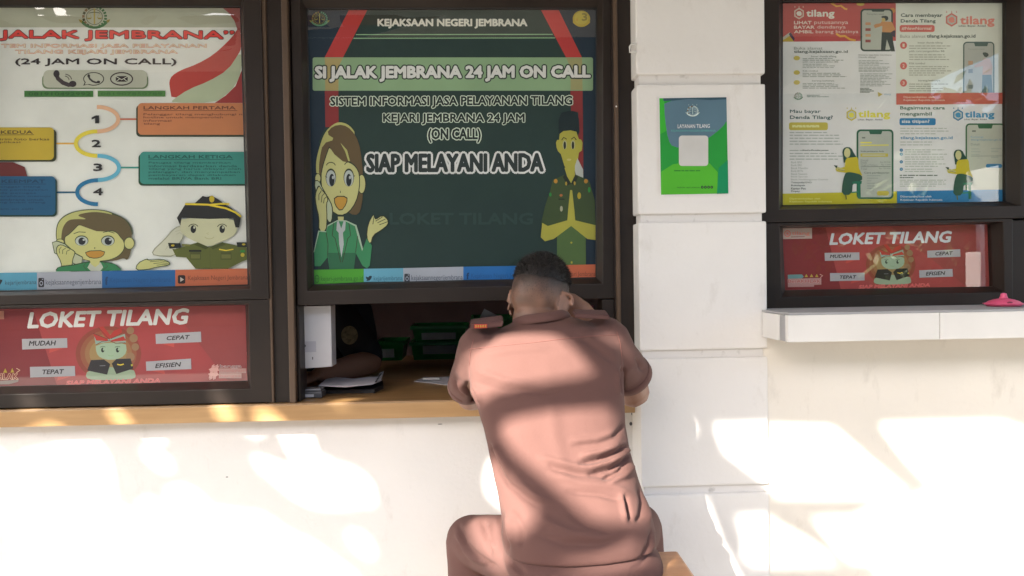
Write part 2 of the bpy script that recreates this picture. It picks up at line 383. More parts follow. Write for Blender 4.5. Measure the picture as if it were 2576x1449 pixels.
GY = -0.006
lw = thing('service_window', 'closed counter window on the left with a poster above a red banner', 'window', (-1.15, 0, 1.06))
inn = [(-90, 14), (606, 15.5), (625.5, 718), (-90, 736)]
frame_obj('upper_frame', lw, [(-120, -60), (655, -60), (677, 752), (-120, 770)], inn, -0.062, -0.012); pane(lw, inn, GY); gasket(lw, inn, -0.010)
inn = [(-90, 778), (618, 767), (623, 958.5), (-90, 975)]
frame_obj('lower_frame', lw, [(-120, 771), (677.4, 753.2), (684, 1012), (-120, 1030)], inn, -0.056, -0.006); pane(lw, inn, GY-0.001)
cw = thing('service_window', 'open counter window in the middle with a dark green poster above the gap', 'window', (-0.09, 0, 1.06))
inn = [(770, 21), (1501.5, 20), (1500.5, 699.5), (788, 717.5)]
frame_obj('upper_frame', cw, [(729, -60), (1546, -60), (1549, 750), (748, 768)], inn, -0.040, -0.010); pane(cw, inn, GY); gasket(cw, inn, -0.008)
# jambs of the opening below
bm = bmesh.new()
a = P(748, 768, -0.040); b = P(756, 1008, -0.040); box(bm, a.x-0.004, b.x, -0.036, 0.05, CZ, a.z-0.002, 0.002)
a = P(1515, 768, -0.040); b = P(1549, 1008, -0.040); box(bm, a.x, b.x, -0.036, 0.05, CZ, P(1530, 752, -0.04).z-0.002, 0.002)
obj('jamb', bm, M['frame'], cw)
def post(name, label, x0, x1, y, strip, top=-70, bot=1015):
    t = thing(name, label, 'post', (P((x0+x1)/2, 900, y).x, y, CZ))
    a, b = P(x0, 1000, y), P(x1, 1000, y); at, bt = P(x0-9, 0, y), P(x1-9, 0, y)
    xa, xb = (a.x+at.x)/2, (b.x+bt.x)/2
    bm = bmesh.new(); box(bm, xa, xb, y, 0.05, CZ, 2.42, 0.003); obj('upright', bm, M['frame'], t)
    for s in strip:
        sa = P(s[0], 600, y-0.004).x; sb = P(s[1], 600, y-0.004).x
        bm = bmesh.new(); box(bm, sa, sb, y-s[2], y+0.01, CZ+0.001, 2.419, 0.003); obj('edge_trim', bm, M['frame_lit'], t)
    return t
post('window_post', 'dark bronze post with edges coloured brown as if catching light between the two left windows', 664, 742, -0.045, [(668, 682, 0.010), (722, 738, 0.016)])
post('window_post', 'dark bronze post between the middle window and the white pillar', 1549, 1612, -0.052, [(1549, 1559, 0.012)])
rw = thing('service_window', 'closed counter window right of the pillar with pale poster above a red banner', 'window', (1.33, 0, 1.30))
inn = [(1967, 3.5), (2531, 2.8), (2531, 509), (1966.5, 518.5)]
frame_obj('upper_frame', rw, [(1905, -60), (2600, -60), (2600, 548), (1905, 560)], inn, -0.058, -0.012); pane(rw, inn, GY); gasket(rw, inn, -0.010)
inn = [(1968, 573), (2492, 563.5), (2497, 720.5), (1975, 730)]
frame_obj('lower_frame', rw, [(1905, 561.5), (2548, 549.5), (2548, 772), (1905, 790)], inn, -0.052, -0.010); pane(rw, inn, GY-0.001)
bm = bmesh.new(); a = P(2549, 660, -0.05); box(bm, a.x, P(2600, 660, -0.05).x, -0.040, 0.05, 1.28, P(2549, 551, -0.05).z-0.003, 0.002); obj('jamb', bm, M['frame'], rw)

# counter
bm = bmesh.new(); xr = xpl-0.004
box(bm, -4.4, xr, -0.062, 0.70, 1.030, CZ, 0.004)
cnt = thing('counter', 'long brown wooden counter running under the left and middle windows', 'counter', (-1, 0, 1.0))
obj('counter_top', bm, M['counter'], cnt)
bm = bmesh.new(); box(bm, -4.4, xr, -0.070, -0.0645, 1.008, CZ-0.003, 0.0025); obj('front_edge', bm, M['counter_edge'], cnt)
bm = bmesh.new(); box(bm, -4.4, 1.0, 0.72, 1.6, 0.98, 1.02); box(bm, -4.3, -4.2, 0.8, 1.5, 0.004, 0.98); box(bm, 0.8, 0.9, 0.8, 1.5, 0.004, 0.98)
tag(obj('back_table', bm, M['counter']), 'brown table behind the counter carrying green baskets', 'table')

# marble ledge on the right
led = thing('marble_ledge', 'white marble ledge with grey joints under the right window', 'ledge', (1.4, -0.2, 1.2))
LY = PY-0.19
pa = P(1982, 793.5, LY); pb = P(1982, 861.5, LY); xs = P(1918, 800, PY-0.004).x
zt, zb = pa.z, pb.z; xj = P(2364, 820, LY).x
for x0, x1 in ((pa.x, xj-0.001), (xj+0.001, 5.0)):
    bm = bmesh.new(); box(bm, x0, x1, LY, LY+0.02, zb, zt, 0.0015); obj('front_tile', bm, M['marble'], led)
bm = bmesh.new(); box(bm, xs+0.012, 4.99, LY+0.0215, RY, zb+0.004, zt-0.002); obj('core', bm, M['grout'], led)
sa, sb_ = Vector((xs, PY-0.003, 0)), Vector((pa.x, LY+0.003, 0)); nrm = Vector((sb_.y-sa.y, sa.x-sb_.x, 0)).normalized()*-0.014
if nrm.x < 0: nrm = -nrm
def upright(t0, t1, ins, name, mt, z0, z1):
    bm = bmesh.new(); q = [sa.lerp(sb_, t0), sa.lerp(sb_, t1)]; q = [q[0]+nrm*ins, q[1]+nrm*ins, q[1]+nrm, q[0]+nrm]
    lo = [bm.verts.new((v.x, v.y, z0)) for v in q]; hi = [bm.verts.new((v.x, v.y, z1)) for v in q]; skin_rings(bm, [lo, hi]); bmesh.ops.recalc_face_normals(bm, faces=bm.faces); obj(name, bm, mt, led)
upright(0.0, 0.69, 0.0, 'side_tile', M['marble'], zb, zt-0.001)
upright(0.70, 0.985, 0.1, 'corner_strip', M['grout'], zb+0.001, zt-0.002)
bm = bmesh.new()
v = [(xs, PY-0.002), (xs+0.01, RY), (4.99, RY), (4.99, LY+0.003), (pa.x+0.004, LY+0.003)]
lo = [bm.verts.new((x, y, zt+0.0005)) for x, y in v]; hi = [bm.verts.new((x, y, zt+0.006)) for x, y in v]; skin_rings(bm, [lo, hi]); bmesh.ops.recalc_face_normals(bm, faces=bm.faces)
obj('top_slab', bm, M['grout'], led)

bm = bmesh.new(); box(bm, P(2603, 300, -0.058).x, 2.75, -0.022, 0.16, zt+0.008, 2.358)
tag(obj('side_wall', bm, M['wall']), 'white wall to the right of the last dark window, above the marble ledge', 'wall')
bm = bmesh.new(); box(bm, -2.55, P(-124, 700, -0.062).x, -0.022, 0.16, CZ+0.001, 2.358)
tag(obj('side_wall', bm, M['wall']), 'white wall to the left of the first dark window, above the brown counter', 'wall')
# ------------------------------------------------------------------ printed posters behind the glass
AY = 0.006
def emblem(A, cx, cy_, s, dark=(60, 65, 40), gold=(150, 135, 60), green=(40, 90, 45), ring=None, stars=True):
    """scales-and-sword crest: two wreath halves, ring, sword, scales, ribbon, three stars"""
    for k in range(9):
        a0 = 100+k*19; A.arc(dark if k % 2 else (110, 85, 50), cx, cy_, 0.96*s, 0.88*s, a0, a0+15, 0.22*s, 4)
        b0 = -80+k*17; A.arc(green, cx, cy_, 0.98*s, 0.88*s, b0, b0+11, 0.24*s, 4)
    A.arc(dark, cx, cy_, 0.70*s, 0.66*s, 0, 360, 0.05*s, 30)
    A.stroke(gold, [(cx, cy_-0.72*s), (cx, cy_+0.6*s)], 0.13*s)
    A.stroke(dark, [(cx-0.5*s, cy_-0.34*s), (cx, cy_-0.42*s), (cx+0.5*s, cy_-0.34*s)], 0.06*s)
    for sg in (-1, 1):
        A.stroke(gold, [(cx+sg*0.66*s, cy_+0.06*s), (cx+sg*0.46*s, cy_-0.34*s), (cx+sg*0.26*s, cy_+0.06*s)], 0.035*s)
        A.poly(gold, [(cx+sg*0.46*s-0.24*s, cy_+0.06*s), (cx+sg*0.46*s+0.24*s, cy_+0.06*s), (cx+sg*0.46*s+0.1*s, cy_+0.2*s), (cx+sg*0.46*s-0.1*s, cy_+0.2*s)])
    A.arc(green, cx, cy_-0.1*s, 1.25*s, 1.02*s, 28, 152, 0.22*s, 16)
    for sg in (-1, 1): A.poly(gold, [(cx+sg*1.08*s, cy_+0.26*s), (cx+sg*1.38*s, cy_+0.2*s), (cx+sg*1.26*s, cy_+0.46*s), (cx+sg*1.06*s, cy_+0.5*s)])
    if stars:
        for q in (-0.8, 0, 0.8):
            x, y = cx+q*s*0.95, cy_-1.2*s+abs(q)*0.06*s
            A.poly(dark, [(x+0.17*s*(1 if k % 2 == 0 else 0.42)*math.sin(k*math.pi/5), y-0.15*s*(1 if k % 2 == 0 else 0.42)*math.cos(k*math.pi/5)) for k in range(10)])
def handset(A, col, x, y, s, w):
    A.stroke(col, [(x-s, y-0.62*s), (x-0.75*s, y-0.05*s), (x-0.2*s, y+0.42*s), (x+0.45*s, y+0.66*s), (x+s, y+0.6*s)], w)
    A.ell(col, x-0.93*s, y-0.6*s, w*0.75, w*0.9); A.ell(col, x+0.92*s, y+0.55*s, w*0.9, w*0.75)
def bird(A, col, x, y, s):
    A.smooth(col, [(x-s, y-0.7*s), (x-0.3*s, y-0.2*s), (x+0.05*s, y-0.75*s), (x+0.6*s, y-0.8*s), (x+s, y-0.7*s), (x+0.75*s, y), (x+0.2*s, y+0.8*s), (x-s, y+0.85*s), (x-0.5*s, y+0.4*s), (x-s, y+0.1*s)])
def camera_icon(A, col, bgc, x0, y0, x1, y1):
    A.rrect(col, x0, y0, x1, y1, min(x1-x0, y1-y0)*0.2); cx, cy_ = (x0+x1)/2, (y0+y1)/2+(y1-y0)*0.08
    A.ell(bgc, cx, cy_, (x1-x0)*0.3, (y1-y0)*0.26); A.ell(col, cx, cy_, (x1-x0)*0.19, (y1-y0)*0.16); A.rect(bgc, x0+(x1-x0)*0.62, y0+(y1-y0)*0.1, x0+(x1-x0)*0.85, y0+(y1-y0)*0.2)

# ---- left poster ----
A = Art(AY, 0.27554, 0, 0)
A.pre = None
A._put([(-320, 50), (2197, 62), (2269, 2602), (-320, 2668)], [[0, 1, 2, 3]], L(198, 206, 196))
g = lambda x, y: (x, y+1309)
A.poly((182, 186, 166), [(-320, 55), (2197, 64), (2200, 250), (-320, 250)])
A.poly((150, 58, 54), [(2025, 66), (2197, 67), (2200, 300), (2160, 300), (2165, 265), (2140, 190), (2085, 115)])
A.smooth((186, 198, 168), [(1570, 915), (1720, 815), (1900, 745), (2080, 640), (2203, 450), (2207, 640), (2150, 780), (2060, 870), (1960, 938), (1570, 938)], 1)
A.smooth((190, 70, 60), [(2165, 268), (2199, 290), (2203, 440), (2180, 490), (2080, 640), (1900, 745), (1720, 815), (1570, 915), (1548, 790), (1545, 740), (1570, 690), (1650, 640), (1800, 585), (1950, 500), (2080, 380), (2140, 310)], 1)
A.poly((166, 58, 54), [(2207, 640), (2216, 940), (1960, 940), (2060, 872), (2150, 785)])
emblem(A, 862, 155, 105)
A.text('“SI', -300, 274, -70, 372, (196, 58, 50), 0.045, out=(40, 34, 34), outw=0.055)
A.text('JALAK JEMBRANA”', -4, 274, 2140, 372, (196, 58, 50), 0.045, slope=0.003, out=(40, 34, 34), outw=0.055)
A.text('TEM INFORMASI JASA PELAYANAN', 12, 402, 1885, 444, (210, 196, 172), 0.012, out=(186, 92, 70), outw=0.045)
A.text('TILANG KEJARI JEMBRANA', 140, 456, 1620, 499, (210, 196, 172), 0.012, out=(186, 92, 70), outw=0.045)
A.text('(24 JAM ON CALL)', 138, 532, 1612, 605, (48, 38, 38), 0.035)
A.rrect((112, 132, 96), 384, 672, 1352, 812, 50); A.rrect((192, 194, 178), 396, 640, 1342, 800, 50)
handset(A, (52, 40, 42), 590, 722, 80, 38); A.arc((52, 40, 42), 585, 730, 45, 36, -80, 0, 7); A.arc((52, 40, 42), 585, 730, 68, 54, -80, -5, 7)
A.poly((52, 44, 44), [(760, 782), (778, 738), (815, 768)]); A.ell((52, 44, 44), 855, 720, 96, 62); A.ell((192, 194, 178), 855, 720, 87, 54); A.poly((192, 194, 178), [(775, 772), (786, 742), (820, 765)])
handset(A, (52, 44, 44), 855, 722, 48, 17)
A.arc((52, 40, 42), 1110, 720, 100, 57, 0, 360, 11, 36); A.rect((52, 40, 42), 1057, 695, 1166, 746)
A.stroke((192, 194, 178), [(1057, 697), (1111, 728), (1166, 697)], 6); A.stroke((192, 194, 178), [(1059, 744), (1095, 718)], 5); A.stroke((192, 194, 178), [(1164, 744), (1127, 718)], 5)
A.rect((66, 122, 52), 222, 829, 851, 885); A.rect((84, 134, 66), 892, 828, 1510, 882)
A.text('081910492992', 260, 842, 828, 872, (40, 78, 34), 0.03); A.text('081907850789', 922, 842, 1480, 870, (56, 98, 48), 0.02)
# the numbered winding path
A.stroke((176, 100, 78), [(1085, 1088), (1262, 1088)], 16); A.stroke((205, 158, 70), [(512, 1310), (700, 1310)], 15)
A.stroke((52, 128, 118), [(1095, 1530), (1280, 1530)], 15); A.stroke((28, 78, 110), [(512, 1756), (705, 1756)], 15)
A.arc((212, 158, 128), 884, 1088, 195, 112, -90, 90, 36); A.arc((214, 184, 60), 888, 1311, 196, 112, 270, 90, 36)
A.arc((88, 156, 182), 890, 1533, 196, 111, -90, 90, 36); A.arc((30, 98, 138), 894, 1755, 190, 110, 270, 90, 36)
for s, x0, y0, x1, y1 in (('2', 835, 1275, 922, 1345), ('3', 850, 1492, 935, 1563), ('4', 848, 1715, 940, 1785)): A.text(s, x0, y0, x1, y1, (42, 38, 38), 0.04)
ce = lambda y: 604.3+(y-17.9)*0.0276
A.poly((42, 38, 38), [(836, 1072), (874, 1054), (904, 1054), (904, 1126), (868, 1126), (868, 1080), (836, 1092)])
A.clipx = ce
A.rrect((60, 66, 46), 1243, 958, 2400, 1249, 38); A.rrect((208, 134, 88), 1258, 941, 2400, 1231, 38)
A.clipx = None
dk = (92, 52, 40)
A.text('LANGKAH PERTAMA', 1310, 968, 2152, 1000, dk, 0.03); A.stroke(dk, [(1310, 1009), (2166, 1010)], 5)
A.text('Pelanggar tilang menghubungi n', 1310, 1034, 2212, 1058, dk, 0.015); A.text('hotline untuk memperoleh', 1310, 1062, 2035, 1086, dk, 0.015); A.text('informasi', 1310, 1091, 1565, 1111, dk, 0.015); A.text('tilang', 1310, 1120, 1462, 1144, dk, 0.015)
A.rrect((52, 56, 24), -330, 1180, 514, 1476, 38); A.rrect((198, 172, 50), -330, 1163, 492, 1460, 38)
dk = (70, 56, 20)
A.text('KEDUA', 8, 1190, 300, 1223, dk, 0.03); A.stroke(dk, [(-20, 1232), (310, 1230)], 5); A.text('irim foto berkas', 0, 1259, 450, 1282, dk, 0.015); A.text('plikasi', 0, 1288, 186, 1312, dk, 0.015)
A.poly((112, 38, 34), [(-300, 1481), (120, 1481), (225, 1524), (250, 1612), (-300, 1612)])
A.clipx = ce
A.rrect((34, 72, 50), 1264, 1403, 2400, 1695, 38); A.rrect((66, 148, 138), 1278, 1386, 2400, 1679, 38)
A.clipx = None
dk = (28, 78, 74)
A.text('LANGKAH KETIGA', 1355, 1415, 2124, 1447, dk, 0.03); A.stroke(dk, [(1355, 1457), (2130, 1456)], 5)
for k, (s, x) in enumerate((('Petugas tilang memberikan', 2105), ('informasi berdasarkan denda', 2165), ('tilang yang harus dibayar oleh', 2200), ('pelanggar, dan menyampaikan', 2190), ('pembayaran dapat dilakukan', 2150), ('melalui BRIVA Bank BRI', 2020))): A.text(s, 1357, 1476+k*28.3, x, 1499+k*28.3, dk, 0.02)
A.rrect((26, 60, 52), -330, 1625, 520, 1978, 38); A.rrect((32, 90, 130), -330, 1609, 506, 1963, 38)
dk = (18, 52, 80)
A.text('KEEMPAT', 14, 1639, 412, 1671, dk, 0.03); A.stroke(dk, [(-20, 1681), (420, 1680)], 5)
for s, y, x in (('anggar tilang', 388, 368), ('kti pembayaran', 416, 435), ('da petugas', 445, 330), ('erahkan menuju', 474, 460), ('embrana untuk', 504, 400), ('ng bukti tilang', 531, 415), ('am on call)', 590, 305)): A.text(s, 0, 1309+y, x, 1309+y+20, dk, 0.015)
# drawn figures at the foot of the sheet
A.pre = g
ol, sk, hr = (62, 76, 50), (204, 202, 134), (104, 90, 60)
A.smooth(ol, [(508, 890), (512, 750), (555, 680), (635, 632), (740, 606), (860, 600), (965, 610), (1060, 645), (1150, 690), (1205, 760), (1216, 860), (1000, 1000), (560, 950)])
A.smooth((192, 192, 122), [(515, 890), (520, 755), (560, 688), (640, 640), (740, 613), (860, 607), (960, 617), (1050, 650), (1000, 900), (560, 930)])
A.smooth(hr, [(560, 905), (560, 830), (575, 760), (620, 700), (690, 690), (810, 694), (690, 658), (790, 630), (900, 625), (1040, 652), (1120, 680), (1180, 740), (1207, 830), (1198, 900), (1198, 985), (1165, 1072), (1130, 1045), (1060, 1072), (900, 1078), (600, 960)], 2)
A.ell(ol, 1180, 912, 50, 58); A.ell(sk, 1180, 912, 43, 51); A.ell(ol, 548, 900, 40, 30); A.ell(sk, 548, 900, 34, 24)
A.smooth(ol, [(586, 850), (620, 835), (690, 765), (720, 735), (770, 755), (880, 795), (990, 792), (1060, 800), (1105, 858), (1135, 890), (1141, 965), (1092, 1028), (1010, 1068), (900, 1082), (800, 1077), (715, 1046), (634, 982), (590, 922)])
A.smooth(sk, [(592, 855), (625, 840), (695, 772), (720, 743), (770, 762), (880, 802), (985, 800), (1060, 808), (1100, 862), (1129, 893), (1135, 962), (1088, 1022), (1008, 1061), (900, 1075), (800, 1070), (720, 1040), (640, 978), (596, 920)])
A.poly(hr, [(870, 712), (960, 745), (1002, 800), (985, 805), (880, 802), (770, 762), (720, 742), (760, 720)])
for ex in (745, 985):
    A.ell(ol, ex, 888, 62, 48); A.ell((188, 196, 190), ex, 892, 56, 42); A.ell((42, 42, 46), ex+3, 893, 33, 34); A.ell((180, 185, 185), ex+20, 880, 11, 10)
A.stroke(ol, [(672, 825), (720, 808), (782, 812)], 7); A.stroke(ol, [(940, 812), (990, 803), (1045, 820)], 7); A.ell(ol, 865, 955, 6, 6)
A.smooth(ol, [(770, 980), (965, 973), (946, 1034), (870, 1056), (796, 1040)], 1); A.smooth((194, 144, 62), [(778, 987), (957, 980), (940, 1030), (870, 1048), (802, 1034)], 1)
A.poly(ol, [(474, 902), (522, 888), (595, 912), (696, 1004), (757, 1036), (750, 1108), (686, 1108), (494, 1002)]); A.poly((190, 196, 166), [(481, 907), (520, 896), (590, 921), (690, 1011), (750, 1042), (744, 1101), (690, 1101), (501, 998)])
A.smooth(ol, [(512, 1160), (558, 1148), (555, 1085), (509, 1000), (516, 935), (560, 919), (615, 945), (688, 982), (686, 1012), (666, 1062), (660, 1142)], 1); A.smooth(sk, [(535, 1150), (564, 1140), (562, 1082), (516, 1000), (522, 942), (560, 926), (612, 952), (680, 987), (678, 1010), (659, 1060), (653, 1134)], 1)
for p in ([(545, 1005), (540, 970), (560, 945)], [(572, 1010), (572, 975), (600, 955)], [(605, 1015), (610, 985), (640, 970)]): A.stroke(ol, p, 6)
A.smooth(ol, [(498, 1172), (530, 1122), (680, 1104), (790, 1078), (920, 1074), (1050, 1094), (1126, 1166)], 1)
A.poly((58, 132, 84), [(508, 1170), (535, 1132), (680, 1113), (790, 1087), (920, 1083), (1045, 1103), (1112, 1160)])
A.poly((196, 200, 186), [(798, 1135), (822, 1090), (920, 1088), (942, 1132), (915, 1165), (830, 1165)]); A.poly(sk, [(820, 1068), (912, 1068), (906, 1102), (870, 1132), (830, 1102)])
A.stroke(ol, [(790, 1087), (760, 1120), (800, 1165)], 6); A.stroke(ol, [(945, 1087), (985, 1120), (930, 1165)], 6)
A.smooth(ol, [(1232, 1160), (1252, 1092), (1342, 1048), (1358, 1064), (1480, 1053), (1552, 1082), (1552, 1116), (1432, 1133), (1342, 1158)], 1); A.smooth(sk, [(1241, 1154), (1260, 1097), (1340, 1056), (1352, 1072), (1480, 1061), (1544, 1087), (1543, 1110), (1430, 1125), (1340, 1150)], 1)
for p in ([(1370, 1080), (1470, 1072), (1530, 1085)], [(1400, 1098), (1470, 1090), (1540, 1098)], [(1430, 1112), (1490, 1106), (1535, 1110)]): A.stroke(ol, p, 5)
# saluting officer
A.smooth((150, 152, 128), [(1655, 752), (1595, 765), (1495, 880), (1382, 985), (1404, 1030), (1610, 1036), (1612, 950), (1690, 840)], 1); A.smooth((206, 206, 186), [(1652, 760), (1600, 772), (1503, 884), (1392, 987), (1410, 1022), (1605, 1028), (1606, 950), (1682, 838)], 1)
for p in ([(1610, 830), (1640, 815), (1670, 835)], [(1600, 805), (1640, 792), (1665, 810)], [(1510, 970), (1540, 930)]): A.stroke((150, 152, 128), p, 4)
A.smooth((204, 204, 170), [(1645, 740), (1655, 682), (1910, 690), (2130, 682), (2168, 770), (2150, 832), (2060, 885), (2000, 905), (1910, 948), (1800, 905), (1690, 850), (1640, 795)], 1)
A.poly((46, 43, 40), [(1615, 680), (1690, 560), (1780, 545), (1850, 480), (1890, 490), (1935, 476), (1990, 510), (2050, 555), (2110, 590), (2203, 662), (2182, 768), (2150, 768), (2128, 684), (1910, 690), (1660, 680), (1645, 750)])
A.stroke((202, 178, 46), [(1690, 553), (1900, 560), (2060, 592), (2150, 630), (2200, 670)], 17); A.stroke((202, 178, 46), [(1900, 562), (2010, 552), (2093, 553)], 15); A.ell((202, 178, 46), 1934, 508, 23, 31)
for ex in (1765, 2028):
    A.ell((40, 40, 40), ex, 783, 25, 36); A.ell((200, 200, 180), ex+8, 768, 9, 12); A.arc((60, 60, 48), ex, 775, 46, 38, 200, 335, 7, 8)
A.stroke((150, 150, 118), [(1905, 815), (1885, 822), (1905, 832)], 5); A.arc((150, 150, 118), 1912, 840, 46, 32, 25, 155, 6, 8)
A.clipx = ce
A.poly((98, 104, 46), [(1572, 962), (1600, 965), (1805, 903), (1910, 948), (2030, 903), (2262, 950), (2262, 1062), (2210, 1078), (2082, 1145), (1785, 1145), (1700, 1042), (1608, 1036)])
A.poly((74, 80, 34), [(1805, 903), (1910, 948), (1880, 968), (1770, 925)]); A.poly((74, 80, 34), [(2030, 903), (1925, 948), (1940, 968), (2060, 925)])
A.poly((40, 44, 36), [(1533, 908), (1645, 911), (1656, 952), (1548, 962)]); A.poly((40, 44, 36), [(2160, 903), (2262, 903), (2262, 948), (2166, 946)]); A.ell((200, 176, 50), 1578, 932, 16, 9); A.ell((200, 176, 50), 2225, 922, 16, 9)
A.poly((128, 128, 66), [(1660, 918), (1740, 922), (1735, 938), (1660, 935)]); A.rect((34, 34, 30), 1725, 973, 1838, 990); A.stroke((200, 176, 50), [(2000, 967), (2065, 978), (2130, 967)], 10)
for x in (1735, 2015): A.rect((76, 80, 36), x, 995, x+98, 1060); A.rect((112, 114, 58), x+6, 1000, x+92, 1052); A.rect((84, 88, 42), x, 993, x+98, 1014)
A.stroke((76, 80, 36), [(1915, 950), (1920, 1140)], 6); A.ell((60, 140, 60), 2215, 985, 24, 12); A.ell((200, 180, 60), 2215, 1018, 18, 18)
# strip of accounts
A.poly((96, 166, 194), [(-320, 1186), (338, 1178), (338, 1336), (-320, 1350)]); A.poly((178, 180, 192), [(338, 1178), (931, 1165), (931, 1322), (338, 1336)])
A.poly((46, 106, 168), [(931, 1165), (1600, 1155), (1600, 1308), (931, 1322)]); A.poly((206, 114, 78), [(1600, 1155), (2300, 1142), (2300, 1288), (1600, 1308)])
bird(A, (46, 50, 58), -10, 1270, 34); A.text('kejarijembrana', 46, 1252, 332, 1303, (58, 72, 84), 0.004, slope=-0.02); camera_icon(A, (54, 50, 54), (178, 180, 192), 350, 1228, 403, 1313)
A.text('kejaksaannegerijembrana', 417, 1243, 924, 1306, (82, 82, 94), 0.004, slope=-0.012); A.text('f', 958, 1215, 988, 1296, (36, 62, 98), 0.05)
A.text('Kejaksaan Negeri Jembrana', 1003, 1228, 1560, 1283, (34, 76, 122), 0.004, slope=-0.012); A.rrect((54, 42, 40), 1624, 1203, 1692, 1281, 14); A.poly((206, 190, 180), [(1646, 1222), (1680, 1243), (1646, 1264)])
A.text('Kejaksaan Negeri Jembrana', 1716, 1208, 2262, 1262, (112, 62, 48), 0.006, slope=-0.012)
A.clipx = None
tag(A.build('poster'), 'pale poster with red JALAK JEMBRANA title and numbered steps in the left window', 'poster')

# ---- middle poster ----
A = Art(AY, 0.3555, 695.5, 0)
bgc = (34, 50, 44)
A._put([(214, 64), (2263, 61), (2260, 1962), (264, 2012)], [[0, 1, 2, 3]], L(*bgc))
A.poly((42, 60, 55), [(240, 1420), (2259, 1410), (2260, 1962), (264, 2012)])  # lower part lighter: hazy reflection on the glass painted into the ink
nv = (32, 46, 62)
A.poly(nv, [(216, 68), (512, 72), (342, 405), (345, 900), (300, 1000), (292, 1935), (262, 1940)]); A.poly(nv, [(1990, 72), (2262, 68), (2259, 1900), (2172, 1900), (2165, 400)])
rd, rdd = (200, 62, 58), (150, 52, 50)
A.poly(rd, [(512, 72), (642, 72), (470, 408), (340, 408)]); A.poly(rd, [(1872, 72), (1998, 72), (2162, 408), (2050, 408)])
A.poly(rdd, [(342, 640), (438, 640), (440, 900), (346, 900)]); A.poly(rdd, [(2080, 630), (2166, 630), (2172, 1230), (2120, 1150), (2140, 900), (2135, 795), (2085, 790)])
A.text('KEJAKSAAN NEGERI JEMBRANA', 714, 132, 1776, 202, (204, 208, 192), 0.045)
A.stroke((134, 172, 132), [(562, 245), (1955, 243)], 6); A.stroke((134, 172, 132), [(545, 271), (1972, 268)], 6)
A.rrect((150, 182, 142), 256, 406, 2240, 642, 14)
A.poly((186, 168, 112), [(342, 410), (470, 410), (440, 470), (438, 640), (345, 640)]); A.poly((172, 168, 118), [(2052, 410), (2162, 410), (2166, 636), (2082, 636), (2080, 480)])
A.text('SI JALAK JEMBRANA 24 JAM ON CALL', 270, 466, 2224, 582, (208, 208, 208), 0.05, slope=-0.003, out=(30, 40, 36), outw=0.07)
lt, dk = (190, 202, 184), (28, 38, 34)
A.text('SISTEM INFORMASI JASA PELAYANAN TILANG', 380, 684, 2094, 768, dk, 0.03, slope=-0.004, out=lt, outw=0.065)
A.text('KEJARI JEMBRANA 24 JAM', 754, 802, 1756, 882, dk, 0.03, out=lt, outw=0.065)
A.text('(ON CALL)', 1072, 908, 1446, 1010, dk, 0.03, out=lt, outw=0.065)
A.text('SIAP MELAYANI ANDA', 634, 1086, 1892, 1222, (40, 46, 44), 0.04, slope=-0.004, out=(212, 212, 212), outw=0.075)
A.text('LOKET TILANG', 800, 1505, 1815, 1590, (43, 61, 56), 0.03)
emblem(A, 305, 132, 52, dark=(120, 116, 60), gold=(140, 140, 70), green=(80, 130, 100), stars=False)
A.ell((190, 168, 48), 2158, 133, 62, 58); A.ell((204, 186, 70), 2158, 128, 50, 46); A.text('3', 2160, 92, 2200, 148, (120, 110, 40), 0.03); A.arc((170, 148, 40), 2158, 120, 66, 62, 30, 150, 14); A.text('1', 2120, 130, 2134, 150, (170, 140, 50), 0.02)
# woman with phone
sk, hr, ol = (206, 204, 140), (108, 88, 56), (54, 60, 40)
A.smooth((194, 192, 118), [(284, 1262), (278, 1150), (298, 1060), (338, 940), (398, 880), (450, 860), (520, 885), (570, 960), (450, 1200)])
A.smooth(hr, [(300, 1250), (303, 1130), (328, 1015), (418, 986), (352, 945), (398, 892), (470, 880), (532, 918), (584, 1005), (607, 1150), (614, 1300), (606, 1450), (580, 1522), (520, 1516), (400, 1400)], 1)
A.ell(ol, 603, 1302, 30, 70); A.ell(sk, 603, 1302, 25, 64); A.ell(ol, 293, 1262, 22, 36); A.ell(sk, 293, 1262, 18, 31)
A.smooth(ol, [(310, 1250), (325, 1168), (362, 1058), (375, 1032), (412, 1084), (472, 1134), (524, 1145), (565, 1176), (591, 1230), (591, 1335), (565, 1436), (514, 1508), (450, 1533), (385, 1496), (324, 1402)], 1)
A.smooth(sk, [(316, 1250), (331, 1172), (366, 1066), (376, 1042), (410, 1092), (470, 1141), (520, 1152), (560, 1182), (585, 1232), (585, 1332), (560, 1430), (510, 1501), (450, 1526), (390, 1490), (330, 1400)], 1)
A.poly(hr, [(440, 1005), (500, 1060), (520, 1152), (470, 1142), (410, 1092), (378, 1045)]); A.poly((194, 192, 118), [(452, 1010), (500, 1062), (520, 1140), (508, 1140), (485, 1070)])
for ex, px in ((385, 392), (512, 512)):
    A.ell(ol, ex, 1256, 37, 64); A.ell((190, 198, 196), ex, 1262, 33, 57); A.ell((38, 42, 46), px, 1274, 19, 44); A.ell((185, 190, 192), px+8, 1256, 8, 12)
A.arc(ol, 385, 1175, 32, 26, 190, 350, 6, 8); A.arc(ol, 512, 1170, 30, 24, 190, 350, 6, 8); A.stroke(ol, [(452, 1350), (452, 1366)], 5); A.stroke(ol, [(345, 1245), (358, 1255)], 5); A.stroke(ol, [(545, 1250), (556, 1242)], 5)
A.smooth(ol, [(405, 1386), (504, 1386), (500, 1442), (455, 1502), (410, 1452)], 1); A.smooth((206, 158, 66), [(412, 1393), (498, 1393), (494, 1440), (455, 1494), (416, 1448)], 1)
g5 = lambda x, y: (x, y+1087)
A.pre = g5
